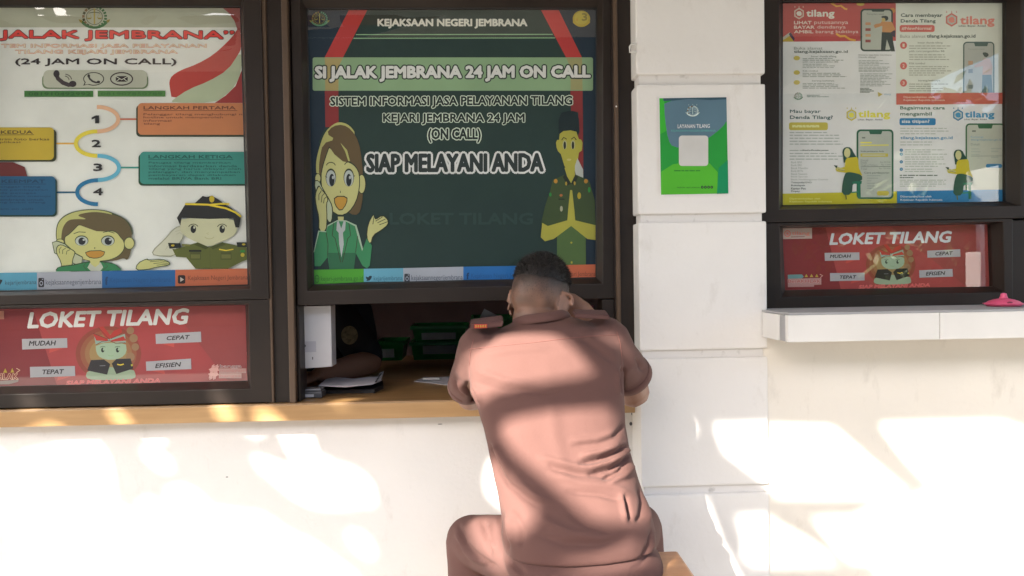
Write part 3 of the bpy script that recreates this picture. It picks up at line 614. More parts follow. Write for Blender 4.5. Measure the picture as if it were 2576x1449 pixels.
A.smooth(ol, [(262, 190), (300, 186), (326, 240), (386, 340), (402, 392), (396, 490), (360, 490), (284, 320)], 1); A.smooth((192, 202, 172), [(268, 196), (300, 193), (320, 243), (380, 343), (395, 393), (389, 482), (366, 482), (291, 315)], 1)
A.smooth(ol, [(268, 290), (296, 216), (320, 250), (355, 288), (370, 330), (356, 352), (361, 455), (356, 556), (296, 556), (298, 450), (276, 370)], 1); A.smooth(sk, [(276, 292), (299, 227), (318, 257), (350, 292), (363, 330), (350, 350), (355, 450), (350, 549), (303, 549), (305, 450), (283, 365)], 1)
for p in ([(300, 330), (300, 290), (318, 262)], [(318, 345), (322, 300), (340, 280)], [(333, 352), (338, 320), (355, 305)]): A.stroke(ol, p, 5)
A.poly(sk, [(434, 446), (476, 446), (472, 505), (458, 535), (440, 505)])
jk, jd, jl = (66, 142, 96), (54, 112, 78), (176, 200, 176)
A.poly(jl, [(262, 700), (296, 545), (352, 548), (362, 506), (432, 470), (492, 472), (566, 506), (588, 580), (614, 682), (608, 700), (500, 560)])
A.poly(jk, [(266, 702), (303, 552), (350, 556), (362, 516), (430, 478), (490, 480), (556, 514), (574, 584), (606, 690), (640, 596), (676, 652), (660, 792), (640, 812), (608, 792), (560, 702), (548, 818), (375, 818), (363, 732), (310, 797), (270, 797)])
A.poly(jd, [(364, 702), (562, 702), (548, 818), (375, 818)])
A.poly((190, 196, 200), [(428, 482), (440, 476), (458, 530), (476, 476), (490, 482), (486, 540), (470, 560), (476, 640), (460, 735), (444, 640), (440, 560), (424, 542)])
for p in ([(405, 490), (395, 580), (415, 600), (455, 770)], [(512, 490), (525, 580), (505, 600), (466, 770)], [(352, 560), (365, 640), (362, 730)], [(574, 584), (560, 700)]): A.stroke(ol, p, 5)
A.smooth(ol, [(632, 592), (643, 500), (683, 423), (694, 442), (702, 462), (752, 428), (792, 462), (797, 502), (742, 547), (688, 580), (670, 650)], 1); A.smooth(sk, [(640, 592), (650, 502), (685, 433), (690, 446), (700, 472), (750, 437), (785, 467), (789, 500), (740, 540), (680, 575), (664, 643)], 1)
for p in ([(702, 478), (750, 448)], [(715, 490), (772, 462)], [(728, 504), (786, 482)], [(690, 446), (682, 500)]): A.stroke(ol, p, 5)
# officer with palms together
A.pre = None
sk, un, ul = (186, 180, 74), (68, 84, 46), (88, 114, 62)
A.smooth((30, 42, 42), [(1996, 985), (1996, 800), (2085, 782), (2138, 796), (2146, 980), (2080, 930)], 1)
A.poly(sk, [(1978, 1010), (1986, 990), (2000, 990), (2004, 948), (2030, 928), (2080, 922), (2122, 932), (2140, 985), (2156, 988), (2166, 1010), (2162, 1064), (2140, 1080), (2132, 1140), (2112, 1195), (2098, 1215), (2062, 1215), (2036, 1170), (2012, 1090), (1992, 1070), (1982, 1045)])
for ex in (2040, 2098): A.ell((196, 196, 150), ex, 1025, 15, 32); A.ell((44, 44, 34), ex, 1028, 9, 28)
A.stroke((60, 56, 30), [(2018, 992), (2032, 972), (2054, 985)], 7); A.stroke((60, 56, 30), [(2086, 985), (2106, 970), (2122, 990)], 7); A.ell((206, 196, 120), 2070, 1130, 16, 8)
A.poly((196, 200, 196), [(2108, 1185), (2130, 1120), (2170, 1200), (2171, 1262), (2120, 1250)])
A.pre = g5
A.poly(sk, [(2038, 100), (2112, 90), (2112, 152), (2085, 210), (2056, 160)])
A.poly(ul, [(1985, 540), (2085, 480), (2188, 540), (2190, 790), (1985, 792)])
A.poly(un, [(1955, 185), (2040, 148), (2085, 212), (2116, 148), (2212, 188), (2252, 330), (2258, 506), (2190, 560), (2105, 490), (2085, 300), (2062, 490), (1985, 545), (1872, 495), (1898, 380), (1938, 260)])
A.poly((44, 50, 34), [(2040, 148), (2085, 212), (2060, 226), (2026, 165)]); A.poly((44, 50, 34), [(2116, 148), (2085, 212), (2108, 226), (2134, 165)])
A.poly(sk, [(1880, 490), (1920, 512), (2058, 472), (2064, 400), (2078, 258), (2092, 258), (2108, 400), (2114, 472), (2259, 507), (2259, 612), (2200, 604), (2085, 512), (1962, 604), (1900, 620), (1870, 592)])
for c, x, y, rx, ry in (((190, 140, 50), 1976, 195, 14, 16), ((190, 140, 50), 2190, 195, 14, 16), ((190, 160, 60), 2050, 212, 7, 14), ((190, 160, 60), 2110, 210, 7, 14), ((196, 172, 50), 2142, 298, 13, 24), ((184, 110, 60), 2014, 295, 11, 9), ((50, 140, 60), 1938, 290, 9, 14), ((50, 150, 60), 2213, 256, 9, 20), ((180, 180, 150), 2016, 390, 10, 20), ((190, 180, 60), 2087, 630, 7, 7), ((190, 180, 60), 2089, 770, 7, 9)): A.ell(c, x, y, rx, ry, 14)
A.rect((44, 50, 36), 1996, 318, 2038, 327)
for col, x0, x1, t0, t1, b0, b1 in (((86, 172, 52), 264, 618, 822, 815, 926, 908), ((112, 178, 206), 618, 897, 815, 810, 908, 905), ((182, 186, 200), 897, 1322, 810, 800, 905, 894), ((46, 116, 190), 1322, 1850, 800, 792, 894, 886), ((212, 112, 76), 1850, 2260, 792, 784, 886, 876)): A.poly(col, [(x0, t0), (x1, t1), (x1, b1), (x0, b0)])
dg = (42, 96, 34)
A.arc(dg, 287, 886, 14, 26, 0, 360, 5); A.stroke(dg, [(287, 860), (287, 912)], 3); A.stroke(dg, [(273, 886), (301, 886)], 4)
A.text('kejari-jembrana.go.id', 314, 868, 612, 912, dg, 0.006, slope=-0.012); bird(A, (44, 58, 70), 655, 882, 22); A.text('kejarijembrana', 688, 866, 891, 908, (58, 98, 120), 0.006, slope=-0.01)
camera_icon(A, (54, 56, 64), (182, 186, 200), 905, 850, 943, 910); A.text('kejaksaannegerijembrana', 954, 860, 1318, 906, (72, 76, 88), 0.006, slope=-0.01); A.text('f', 1343, 842, 1364, 890, (28, 52, 90), 0.05)
A.text('Kejaksaan Negeri Jembrana', 1378, 848, 1790, 890, (34, 82, 136), 0.006, slope=-0.01); A.text('Kejaksaan Negeri Jembrana', 1890, 838, 2258, 878, (124, 66, 48), 0.006, slope=-0.01)
tag(A.build('poster'), 'dark green poster reading SIAP MELAYANI ANDA in the middle window', 'poster')

# ---- red banners ----
def banner_art(A, part=0):
    wh, bl = (192, 192, 190), (52, 46, 48)
    def figure():
        for r, c in ((1.0, (152, 76, 60)), (0.86, (158, 96, 68)), (0.72, (164, 118, 78)), (0.58, (168, 140, 92))): A.ell(c, 990, 610, 300*r, 250*r)
        for x, y, r in ((1190, 400, 34), (1220, 470, 38), (1235, 550, 34), (1190, 640, 40)): A.ell((160, 126, 92), x, y, r, r)
        A.smooth((164, 182, 152), [(778, 830), (800, 762), (900, 780), (1010, 720), (1080, 775), (1215, 750), (1240, 800), (1232, 840), (1100, 852), (850, 852)], 1)
        A.smooth((166, 188, 160), [(872, 520), (1148, 505), (1158, 600), (1105, 652), (1010, 672), (918, 652), (878, 605)], 1)
        A.poly((150, 178, 164), [(872, 525), (856, 425), (960, 470), (1000, 480), (1140, 430), (1150, 512), (1000, 500)])
        r = (192, 66, 56)
        A.poly(r, [(848, 425), (985, 478), (985, 495), (880, 492)]); A.poly(r, [(898, 372), (942, 362), (1015, 452), (1000, 482), (960, 462)]); A.poly(r, [(1008, 442), (1040, 402), (1108, 374), (1116, 422), (1010, 476)]); A.poly(r, [(1005, 492), (1128, 452), (1152, 492), (1015, 502)])
        for p in ([(848, 425), (985, 478)], [(898, 372), (1000, 482)], [(1116, 422), (1010, 476)], [(878, 530), (930, 500), (1000, 492), (1060, 520), (1145, 510)]): A.stroke((92, 52, 44), p, 5)
        for x in (938, 1074): A.ell((44, 50, 44), x, 578, 15, 22); A.ell((166, 188, 160), x+8, 572, 7, 12); A.stroke((70, 90, 66), [(x-25, 552), (x, 544), (x+24, 550)], 5)
        A.arc((120, 150, 110), 1012, 618, 26, 14, 20, 160, 4, 6)
        A.poly((52, 46, 44), [(830, 670), (950, 664), (1006, 706), (978, 802), (796, 765)]); A.poly((52, 46, 44), [(1020, 702), (1062, 660), (1192, 655), (1217, 747), (1062, 797)])
        A.stroke((200, 176, 50), [(1070, 708), (1100, 715), (1130, 706)], 10); A.ell((190, 176, 60), 1204, 716, 10, 10); A.stroke((110, 110, 110), [(910, 722), (962, 720)], 6)
        A.text('SIAP MELAYANI ANDA', 605, 860, 1462, 900, (196, 84, 84), 0.02, slope=-0.028, out=(208, 122, 116), outw=0.05, shear=0.15)
    return figure
def word_box(A, q, s, t, tail=None):
    if tail: A.poly((206, 88, 78), tail)
    A.poly((186, 184, 188), q); sl_ = (q[1][1]-q[0][1])/(q[1][0]-q[0][0])
    A.text(s, *t, (50, 44, 46), 0.03, slope=sl_, shear=0.18)
A = Art(AY, 0.27554, 0, 721.3)
A._put([(-320, 211), (2240, 169), (2259, 858), (-320, 920)], [[0, 1, 2, 3]], L(150, 62, 60))
A.poly((162, 76, 72), [(1560, 182), (2238, 172), (2256, 856), (2080, 862)]); A.poly((140, 54, 54), [(-320, 214), (300, 205), (520, 900), (-320, 918)])  # lighter right-hand wedge: reflection in the pane painted into the ink
fig = banner_art(A)
A.text('LOKET TILANG', 248, 232, 1728, 383, (194, 194, 190), 0.035, slope=-0.026, shear=0.18, shadow=(86, 36, 36))
fig()
word_box(A, [(200, 477), (612, 470), (615, 557), (203, 574)], 'MUDAH', (262, 494, 512, 541), [(448, 606), (455, 560), (575, 562)])
word_box(A, [(273, 732), (683, 724), (687, 815), (276, 829)], 'TEPAT', (386, 756, 586, 800), [(520, 858), (530, 822), (655, 818)])
word_box(A, [(1420, 432), (1834, 410), (1838, 505), (1424, 522)], 'CEPAT', (1520, 450, 1734, 490), [(1590, 553), (1465, 518), (1590, 512)])
word_box(A, [(1332, 684), (1744, 656), (1747, 752), (1336, 768)], 'EFISIEN', (1416, 702, 1654, 744), [(1505, 798), (1365, 764), (1500, 756)])
A.text('#', 1902, 708, 2002, 850, (206, 150, 142), 0.05, shear=0.15); A.rect((204, 158, 150), 2000, 745, 2248, 788); A.rect((204, 158, 150), 1998, 790, 2205, 836)
A.text('bangga', 2008, 712, 2205, 748, (104, 92, 98), 0.01, slope=-0.01, out=(204, 158, 150), outw=0.05); A.text('melayani', 2010, 754, 2244, 786, (176, 120, 116), 0.02, slope=-0.01); A.text('bangsa', 2008, 800, 2200, 834, (176, 120, 116), 0.02)
A.text('HLAK', -30, 792, 165, 846, (122, 50, 46), 0.02, out=(206, 160, 130), outw=0.05); A.poly((200, 170, 60), [(28, 785), (48, 745), (66, 785)]); A.poly((200, 170, 60), [(95, 783), (112, 742), (130, 783)]); A.stroke((206, 160, 130), [(150, 745), (182, 762), (150, 785)], 8); A.poly((150, 128, 122), [(-60, 862), (170, 850), (165, 868), (80, 890), (-60, 892)])
A.poly((196, 130, 108), [(-120, 224), (36, 220), (38, 296), (-120, 300)])
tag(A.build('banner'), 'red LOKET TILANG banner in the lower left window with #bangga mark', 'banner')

A = Art(AY, 0.275, 1867.6, 528.1)
A._put([(366, 164), (2269, 131), (2286, 698), (392, 734)], [[0, 1, 2, 3]], L(150, 64, 62))
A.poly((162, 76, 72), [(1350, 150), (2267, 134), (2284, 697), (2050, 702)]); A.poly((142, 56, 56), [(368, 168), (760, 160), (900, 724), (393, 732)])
fig = banner_art(A)
A.text('LOKET TILANG', 795, 212, 1917, 322, (190, 194, 196), 0.035, slope=-0.02, shear=0.18, shadow=(92, 40, 40), sh=(3, 6))
A.pre = lambda x, y: (795+(x-248)*0.757, 216+(y-235)*0.757); fig(); A.pre = None
word_box(A, [(752, 393), (1070, 388), (1071, 458), (755, 465)], 'MUDAH', (800, 409, 994, 441), [(945, 490), (950, 460), (1040, 460)])
word_box(A, [(802, 578), (1117, 574), (1118, 645), (803, 652)], 'TEPAT', (890, 599, 1043, 631), [(990, 675), (1000, 648), (1095, 646)])
word_box(A, [(1690, 373), (1993, 360), (1995, 428), (1692, 437)], 'CEPAT', (1764, 384, 1926, 418))
word_box(A, [(1617, 553), (1922, 540), (1925, 610), (1619, 620)], 'EFISIEN', (1678, 566, 1856, 602))
A.poly((204, 178, 168), [(369, 169), (636, 165), (637, 262), (372, 267)]); A.arc((206, 108, 98), 412, 216, 26, 26, 0, 360, 9); A.text('e', 400, 204, 424, 228, (206, 108, 98), 0.03); A.text('tilang', 452, 196, 616, 238, (206, 118, 108), 0.025); A.stroke((120, 80, 78), [(445, 247), (570, 245)], 6)
A.poly((120, 160, 160), [(415, 593), (545, 590), (562, 612), (540, 630), (416, 630)]); A.poly((196, 150, 146), [(415, 630), (722, 622), (722, 684), (656, 686), (655, 702), (416, 706)]); A.text('BerAKHLAK', 418, 634, 718, 668, (160, 84, 82), 0.02, out=(206, 170, 164), outw=0.04)
for x in (585, 632, 680): A.poly((200, 176, 80), [(x-16, 614), (x, 586), (x+16, 614)])
A.stroke((204, 150, 140), [(708, 588), (735, 602), (712, 618)], 7)
tag(A.build('banner'), 'red LOKET TILANG banner in the right window above the marble ledge', 'banner')

# ---- right poster: four panels ----
rp = thing('poster', 'pale poster of four e-tilang panels in the window right of the pillar', 'poster', tuple(P(2249, 518, AY)))
def logo(A, cx, cy_, r, tx0, ty0, tx1, ty1, col, inner, tagl=None):
    hexa = lambda q: [(cx+q*math.sin(k*math.pi/3), cy_-q*1.05*math.cos(k*math.pi/3)) for k in range(6)]
    A.poly(col, hexa(r)); A.poly(inner, hexa(r*0.74)); A.text('e', cx-r*0.5, cy_-r*0.45, cx+r*0.5, cy_+r*0.45, col, 0.05)
    for q in (-0.75, 0, 0.75): A.poly(col, [(cx+q*r-4, cy_-r*1.02-3), (cx+q*r, cy_-r*1.4), (cx+q*r+4, cy_-r*1.02-3)])
    A.text('tilang', tx0, ty0, tx1, ty1, col, 0.04)
    if tagl: A.text('Lihat. Bayar. Ambil', *tagl, (70, 74, 66), 0.015)
def phone(A, x0, y0, x1, y1, nx0, nx1, ny, col, inner=(188, 194, 182), t=10):
    A.rrect(col, x0, y0, x1, y1, 26); A.rrect(inner, x0+t, y0+t, x1-t, y1-t, 18); A.poly(col, [(nx0, y0+t-2), (nx1, y0+t-2), (nx1-8, ny), (nx0+8, ny)])
def reader(A):
    hd, yl = (46, 82, 70), (206, 190, 46)
    A.smooth(hd, [(528, 1002), (548, 978), (588, 982), (610, 1028), (634, 1056), (600, 1064), (566, 1056), (540, 1094), (536, 1050)], 1)
    A.ell((210, 206, 150), 562, 1018, 21, 32); A.poly(yl, [(560, 1052), (626, 1045), (634, 1060), (640, 1120), (662, 1168), (610, 1172), (562, 1152), (492, 1142), (482, 1124), (545, 1112), (550, 1070)])
    A.poly((206, 200, 130), [(482, 1112), (500, 1112), (545, 1128), (540, 1140), (492, 1132)]); A.poly((44, 70, 62), [(471, 1100), (498, 1103), (492, 1122)])
    A.smooth((56, 92, 76), [(545, 1160), (560, 1146), (600, 1148), (662, 1166), (662, 1205), (600, 1212), (592, 1298), (524, 1298), (530, 1220)], 1)
    A.poly((46, 122, 92), [(595, 1210), (660, 1205), (656, 1226), (596, 1224)]); A.poly((46, 122, 92), [(630, 1224), (650, 1224), (652, 1322), (632, 1322)]); A.stroke((46, 122, 92), [(590, 1282), (632, 1278)], 8); A.stroke((90, 96, 46), [(552, 1298), (556, 1328)], 8)
    A.stroke((120, 110, 40), [(500, 1128), (545, 1138)], 3)
paper = (198, 206, 204); gl = (140, 148, 142); dkt = (62, 78, 74)
A = Art(AY, 0.3777, 1919.1, 0)
A._put([(129, 11), (885, 9), (888, 690), (128, 692)], [[0, 1, 2, 3]], L(*paper))
A.poly((196, 84, 80), [(130, 12), (885, 10), (886, 272), (129, 278)])
logo(A, 241, 90, 37, 288, 64, 478, 126, (222, 206, 190), (196, 84, 80))
for s, x0, y0, x1, y1, b in (('LIHAT', 207, 139, 325, 162, 0.04), ('putusannya', 342, 140, 568, 168, 0.005), ('BAYAR', 207, 170, 345, 192, 0.04), ('dendanya', 362, 168, 552, 197, 0.005), ('AMBIL', 207, 201, 337, 222, 0.04), ('barang buktinya', 352, 199, 636, 228, 0.005)): A.text(s, x0, y0, x1, y1, (224, 186, 176), b)
A.stroke((206, 150, 62), [(455, 20), (490, 42), (520, 38), (545, 58), (562, 62)], 12); A.stroke((206, 150, 62), [(488, 224), (515, 242), (545, 240), (580, 262), (618, 270)], 14)
A.poly((204, 176, 66), [(130, 262), (168, 230), (208, 277), (130, 277)]); A.poly((200, 196, 180), [(130, 250), (178, 216), (196, 226), (150, 258), (130, 268)]); A.poly((70, 48, 76), [(172, 226), (186, 216), (213, 258), (206, 274)])
A.ell((210, 190, 90), 650, 28, 26, 11); A.ell((206, 140, 70), 862, 70, 20, 18)
phone(A, 650, 58, 866, 342, 722, 812, 78, (46, 70, 62), t=11)
A.text('Tampilan awal', 690, 88, 805, 102, (90, 100, 94), 0.0)
for y, c in ((149, (206, 152, 112)), (188, (150, 70, 62)), (227, (206, 152, 112)), (264, (150, 62, 58))): A.rect(c, 683, y, 718, y+18)
A.poly((50, 38, 62), [(846, 195), (884, 205), (880, 250), (850, 230)])
A.poly((206, 148, 92), [(792, 142), (860, 146), (882, 196), (852, 216), (794, 216), (796, 172), (746, 188), (738, 168), (752, 160), (782, 155)]); A.poly((36, 56, 52), [(792, 214), (856, 216), (880, 342), (854, 342), (826, 262), (814, 342), (786, 342)]); A.smooth((36, 50, 48), [(783, 108), (830, 104), (838, 128), (818, 142), (802, 128)], 1); A.ell((204, 180, 110), 803, 132, 13, 13)
A.text('Buka alamat', 208, 312, 398, 330, (128, 136, 128), 0.0); A.text('tilang.kejaksaan.go.id', 207, 334, 566, 358, (82, 92, 86), 0.02)
for y in (387, 483, 549): A.ell((212, 196, 96), 226, y, 21, 15)
A.text('besar denda tilang', 322, 369, 490, 384, (110, 118, 112), 0.005); A.lines(gl, 265, 570, (390, 401), 5); A.text('pilih cara pengambilan BB', 266, 407, 502, 420, (112, 120, 112), 0.01); A.lines(gl, 265, 520, (428, 439, 449), 4)
A.text('Klik tombol', 266, 466, 365, 478, (112, 120, 112), 0.01); A.lines(gl, 265, 570, (488, 499, 510), 5); A.text('barang buktinya', 328, 532, 475, 546, (112, 120, 112), 0.01); A.lines(gl, 265, 590, (556, 566, 577, 587), 4)
A.text('Dimana saya bisa membayar', 638, 361, 862, 373, (96, 106, 98), 0.01); A.text('Denda tilang?', 638, 376, 752, 389, (96, 106, 98), 0.01); A.lines(gl, 638, 860, (404, 414, 424, 434), 4); A.lines(gl, 638, 850, (447, 457, 467, 475), 4); A.lines(gl, 648, 870, tuple(range(492, 580, 10)), 4); A.lines((96, 108, 98), 648, 740, (588, 597, 606, 614), 5)
emblem(A, 236, 640, 24, dark=(130, 146, 134), gold=(150, 160, 140), green=(100, 140, 116), stars=False); A.text('KEJAKSAAN', 293, 632, 376, 639, (80, 108, 100), 0.03); A.text('REPUBLIK INDONESIA', 293, 641, 441, 647, (80, 108, 100), 0.03)
A.poly((206, 190, 110), [(765, 612), (798, 628), (770, 645)]); A.text('tilang', 806, 622, 852, 637, (130, 160, 176), 0.01)
A.build('red_panel', rp)
A = Art(AY, 0.3777, 1919.1, 0)
A._put([(885, 9), (1617, 9), (1618, 692), (888, 697)], [[0, 1, 2, 3]], L(194, 198, 188))
cl = (212, 104, 94)
A.text('Cara membayar', 918, 89, 1196, 120, (52, 74, 66), 0.03); A.text('Denda Tilang', 918, 128, 1151, 157, (52, 74, 66), 0.03); A.rrect(cl, 911, 167, 1144, 213, 14); A.text('#NewNormal', 924, 178, 1123, 201, (222, 186, 172), 0.02, shear=0.1)
logo(A, 1257, 132, 44, 1312, 106, 1544, 180, (214, 124, 110), (194, 198, 188), (1305, 166, 1484, 182))
A.text('Buka alamat', 914, 231, 1083, 252, (140, 142, 130), 0.0); A.text('tilang.kejaksaan.go.id', 1092, 229, 1416, 258, (62, 78, 72), 0.02)
for y, s in ((302, '1'), (438, '2'), (553, '3')): A.ell(cl, 937, y, 23, 24); A.text(s, 930, y-11, 944, y+11, (220, 190, 172), 0.02)
A.text('besar denda tilang', 1032, 278, 1197, 293, (112, 116, 104), 0.005); A.lines((146, 148, 134), 974, 1280, (306, 322), 5); A.text('pilih cara pengambilan BB', 975, 335, 1210, 350, (110, 114, 102), 0.01); A.lines((146, 148, 134), 974, 1250, (365, 380, 396), 5); A.text('Klik tombol', 975, 415, 1080, 429, (112, 116, 104), 0.01); A.lines((146, 148, 134), 974, 1260, (444, 458, 472, 486, 500), 5); A.text('barang buktinya', 1036, 530, 1180, 545, (112, 116, 104), 0.01); A.lines((146, 148, 134), 974, 1240, (560, 575, 590, 605), 5)
phone(A, 1334, 278, 1542, 668, 1406, 1502, 308, (72, 100, 92), (184, 188, 180), 8)
A.text('Tampilan awal', 1366, 322, 1475, 335, (128, 134, 124), 0.0); A.smooth((62, 78, 70), [(1458, 350), (1492, 348), (1508, 368), (1482, 386)], 1); A.poly((206, 176, 160), [(1470, 388), (1512, 390), (1530, 440), (1524, 498), (1462, 498), (1466, 440), (1410, 450), (1408, 436), (1462, 408)]); A.poly((108, 132, 138), [(1462, 498), (1522, 498), (1536, 668), (1508, 668), (1492, 560), (1484, 668), (1456, 668)])
for y, c in ((405, (200, 160, 126)), (460, (130, 140, 140)), (565, (130, 140, 140))): A.rect(c, 1368, y, 1398, y+26)
A.poly((208, 108, 92), [(889, 622), (1618, 617), (1618, 692), (889, 697)]); A.text('Dipersembahkan oleh', 937, 640, 1140, 657, (224, 176, 160), 0.02); A.text('Kejaksaan Republik Indonesia', 937, 660, 1212, 676, (224, 176, 160), 0.02)
A.build('coral_panel', rp)
A = Art(AY, 0.3777, 1919.1, 0)
A._put([(128, 692), (888, 690), (893, 1356), (127, 1372)], [[0, 1, 2, 3]], L(200, 207, 204))
ye = (208, 194, 84)
A.text('Mau bayar', 180, 730, 385, 759, (58, 84, 84), 0.03); A.text('Denda Tilang?', 180, 769, 466, 800, (58, 84, 84), 0.03); A.rrect(ye, 174, 815, 433, 867, 14); A.lines((216, 208, 140), 195, 415, (838, 844), 10)
logo(A, 590, 766, 38, 634, 736, 849, 796, (208, 194, 74), (200, 207, 204), (633, 791, 796, 805))
A.lines((148, 156, 150), 178, 560, (883, 901, 921, 941, 960), 6); A.lines((148, 156, 150), 178, 540, (1002, 1022, 1040, 1060), 6); A.text('Kode Pembayaran', 265, 995, 436, 1009, (96, 104, 98), 0.02)
for k, (s, x) in enumerate((('Bank BNI', 258), ('Bank BRI', 257), ('Bank Mandiri', 300), ('Bank BTN', 266), ('Bank Swasta', 296), ('Bank Syariah', 298), ('Bank Pembangunan Daerah', 434), ('Tokopedia/OVO', 325), ('Bukalapak', 282), ('Kantor Pos', 285), ('Finpay', 247))): A.text(s, 188, 1074+k*19.4, x, 1088+k*19.4, (142, 148, 142) if k < 7 else (82, 94, 88), 0.005 if k < 7 else 0.03)
A.poly((208, 198, 52), [(128, 1290), (893, 1274), (893, 1357), (127, 1372)]); A.text('Dipersembahkan oleh', 178, 1317, 382, 1332, (216, 210, 110), 0.02); A.text('Kejaksaan Republik Indonesia', 178, 1336, 460, 1351, (216, 210, 110), 0.02)
phone(A, 624, 862, 870, 1326, 706, 796, 894, (52, 104, 78), (190, 196, 186), 12)
A.rect((120, 128, 120), 660, 913, 682, 922); A.stroke(ye, [(650, 950), (725, 950)], 10); A.stroke(ye, [(650, 968), (838, 966)], 8); A.text('Kode pembayaran Anda', 652, 1002, 806, 1016, (96, 104, 98), 0.02); A.rect(ye, 650, 1022, 834, 1044); A.rect((200, 202, 170), 662, 1028, 816, 1038)
for y, s, s2 in ((1062, 'Detail', None), (1077, 'Denda', 'Rp 99.000'), (1094, 'Ongkos Perkara', 'Rp 1.000'), (1118, 'Total', 'Rp 100.000')):
    A.text(s, 652, y, 652+len(s)*8, y+13, (108, 116, 110), 0.005)
    if s2: A.text(s2, 850-len(s2)*7.5, y-2, 850, y+11, (118, 126, 120), 0.005)
A.stroke((90, 98, 92), [(652, 1111), (852, 1109)], 3); A.text('Cara pembayaran', 674, 1144, 842, 1160, (96, 104, 98), 0.02)
for k, w in enumerate((95, 85, 30, 55, 52, 52)): A.lines((140, 148, 142), 694, 694+w, (1170+k*17,), 7)
A.rrect(ye, 760, 1272, 840, 1302, 12)
reader(A)
A.build('yellow_panel', rp)
A = Art(AY, 0.3777, 1919.1, 0)
A._put([(888, 697), (1618, 692), (1618, 1344), (893, 1356)], [[0, 1, 2, 3]], L(202, 209, 204))
bl = (54, 132, 186)
A.text('Bagaimana cara', 914, 707, 1213, 736, (62, 98, 80), 0.03); A.text('mengambil', 915, 746, 1126, 777, (62, 92, 76), 0.03); A.rrect(bl, 910, 787, 1151, 834, 12); A.text('sisa titipan?', 925, 796, 1110, 826, (206, 216, 216), 0.03)
logo(A, 1300, 766, 38, 1344, 740, 1543, 796, (66, 132, 170), (202, 209, 204), (1340, 790, 1492, 803))
A.lines((152, 160, 150), 915, 1260, (855, 873, 891), 5); A.text('tilang.kejaksaan.go.id', 916, 907, 1264, 933, (82, 134, 168), 0.025); A.lines((152, 160, 150), 915, 1200, (946, 965), 5)
for y in (1000, 1027, 1078, 1127): A.ell((62, 132, 180), 922, y, 11, 11); A.ell((150, 180, 196), 922, y, 5, 5)
A.lines((154, 162, 152), 946, 1230, (998, 1012, 1027, 1046, 1060, 1078, 1092, 1108, 1127, 1142), 5); A.lines((92, 104, 94), 912, 1200, (1168,), 7); A.lines((92, 104, 94), 912, 1010, (1183,), 7); A.lines((154, 162, 152), 912, 1240, (1200, 1212, 1226, 1240), 5)
phone(A, 1350, 822, 1612, 1338, 1430, 1532, 856, (66, 112, 78), (198, 202, 188), 10)
A.rect((120, 128, 120), 1394, 868, 1418, 878); A.text('Kunjungi', 1385, 905, 1468, 922, (110, 150, 176), 0.0); A.text('tilang.kejaksaan.go.id', 1385, 924, 1588, 940, (90, 136, 164), 0.01); A.text('Detail', 1385, 954, 1442, 969, (120, 132, 124), 0.0); A.lines((150, 158, 150), 1388, 1470, (992, 1010, 1030), 6); A.lines((150, 158, 150), 1520, 1590, (990, 1008, 1048), 8); A.stroke((120, 128, 120), [(1385, 1040), (1592, 1038)], 3); A.rrect((62, 132, 180), 1485, 1092, 1594, 1118, 12)
A.poly(bl, [(893, 1273), (1618, 1262), (1618, 1345), (893, 1357)]); A.text('Dipersembahkan oleh', 916, 1302, 1122, 1319, (196, 214, 222), 0.02); A.text('Kejaksaan Republik Indonesia', 916, 1324, 1196, 1341, (196, 214, 222), 0.02)
A.pre = lambda x, y: (1215+(x-471)*0.96, 995+(y-978)*0.96); reader(A); A.pre = None
A.build('blue_panel', rp)

# ---- green notice on the pillar (its square code is left blank) ----
A = Art(PY-0.004, 0.44457, 1545.6, 0)
A._put([(250, 553), (637, 547), (648, 1098), (262, 1106)], [[0, 1, 2, 3]], L(200, 205, 205))
A.poly((42, 152, 62), [(254, 556), (634, 550), (645, 1095), (264, 1102)])
A.poly((60, 176, 56), [(254, 556), (280, 556), (296, 740), (258, 760)])
A.smooth((92, 122, 140), [(280, 556), (610, 553), (632, 570), (634, 690), (600, 730), (530, 784), (430, 836), (330, 834), (304, 790), (286, 680)], 1)
A.poly((92, 122, 140), [(500, 556), (634, 552), (636, 690), (500, 720)])
A.poly((52, 82, 98), [(276, 556), (634, 550), (634, 562), (540, 566), (420, 560), (330, 570), (277, 572)])
A.poly((84, 180, 50), [(264, 972), (330, 930), (430, 912), (540, 925), (585, 975), (582, 1096), (264, 1102)]); A.poly((24, 142, 92), [(590, 950), (642, 905), (645, 1095), (580, 1097)])
emblem(A, 443, 628, 30, dark=(150, 170, 172), gold=(160, 178, 176), green=(176, 190, 188))
A.text('LAYANAN TILANG', 358, 703, 540, 726, (214, 222, 222), 0.01, slope=-0.01); A.text('KEJAKSAAN NEGERI JEMBRANA', 322, 734, 574, 748, (84, 150, 142), 0.0)
A.rrect((206, 206, 204), 365, 767, 531, 939, 18)
A.lines((44, 110, 44), 338, 568, (966,), 6); A.text('kejaksaan negeri jembrana', 355, 1056, 482, 1066, (40, 84, 44), 0.01)
for x in (497, 515, 533, 551): A.ell((36, 72, 44), x, 1059, 7.5, 8); A.ell((110, 160, 90), x, 1059, 3, 3)
tag(A.build('notice'), 'small green and blue LAYANAN TILANG notice on the white pillar', 'notice')
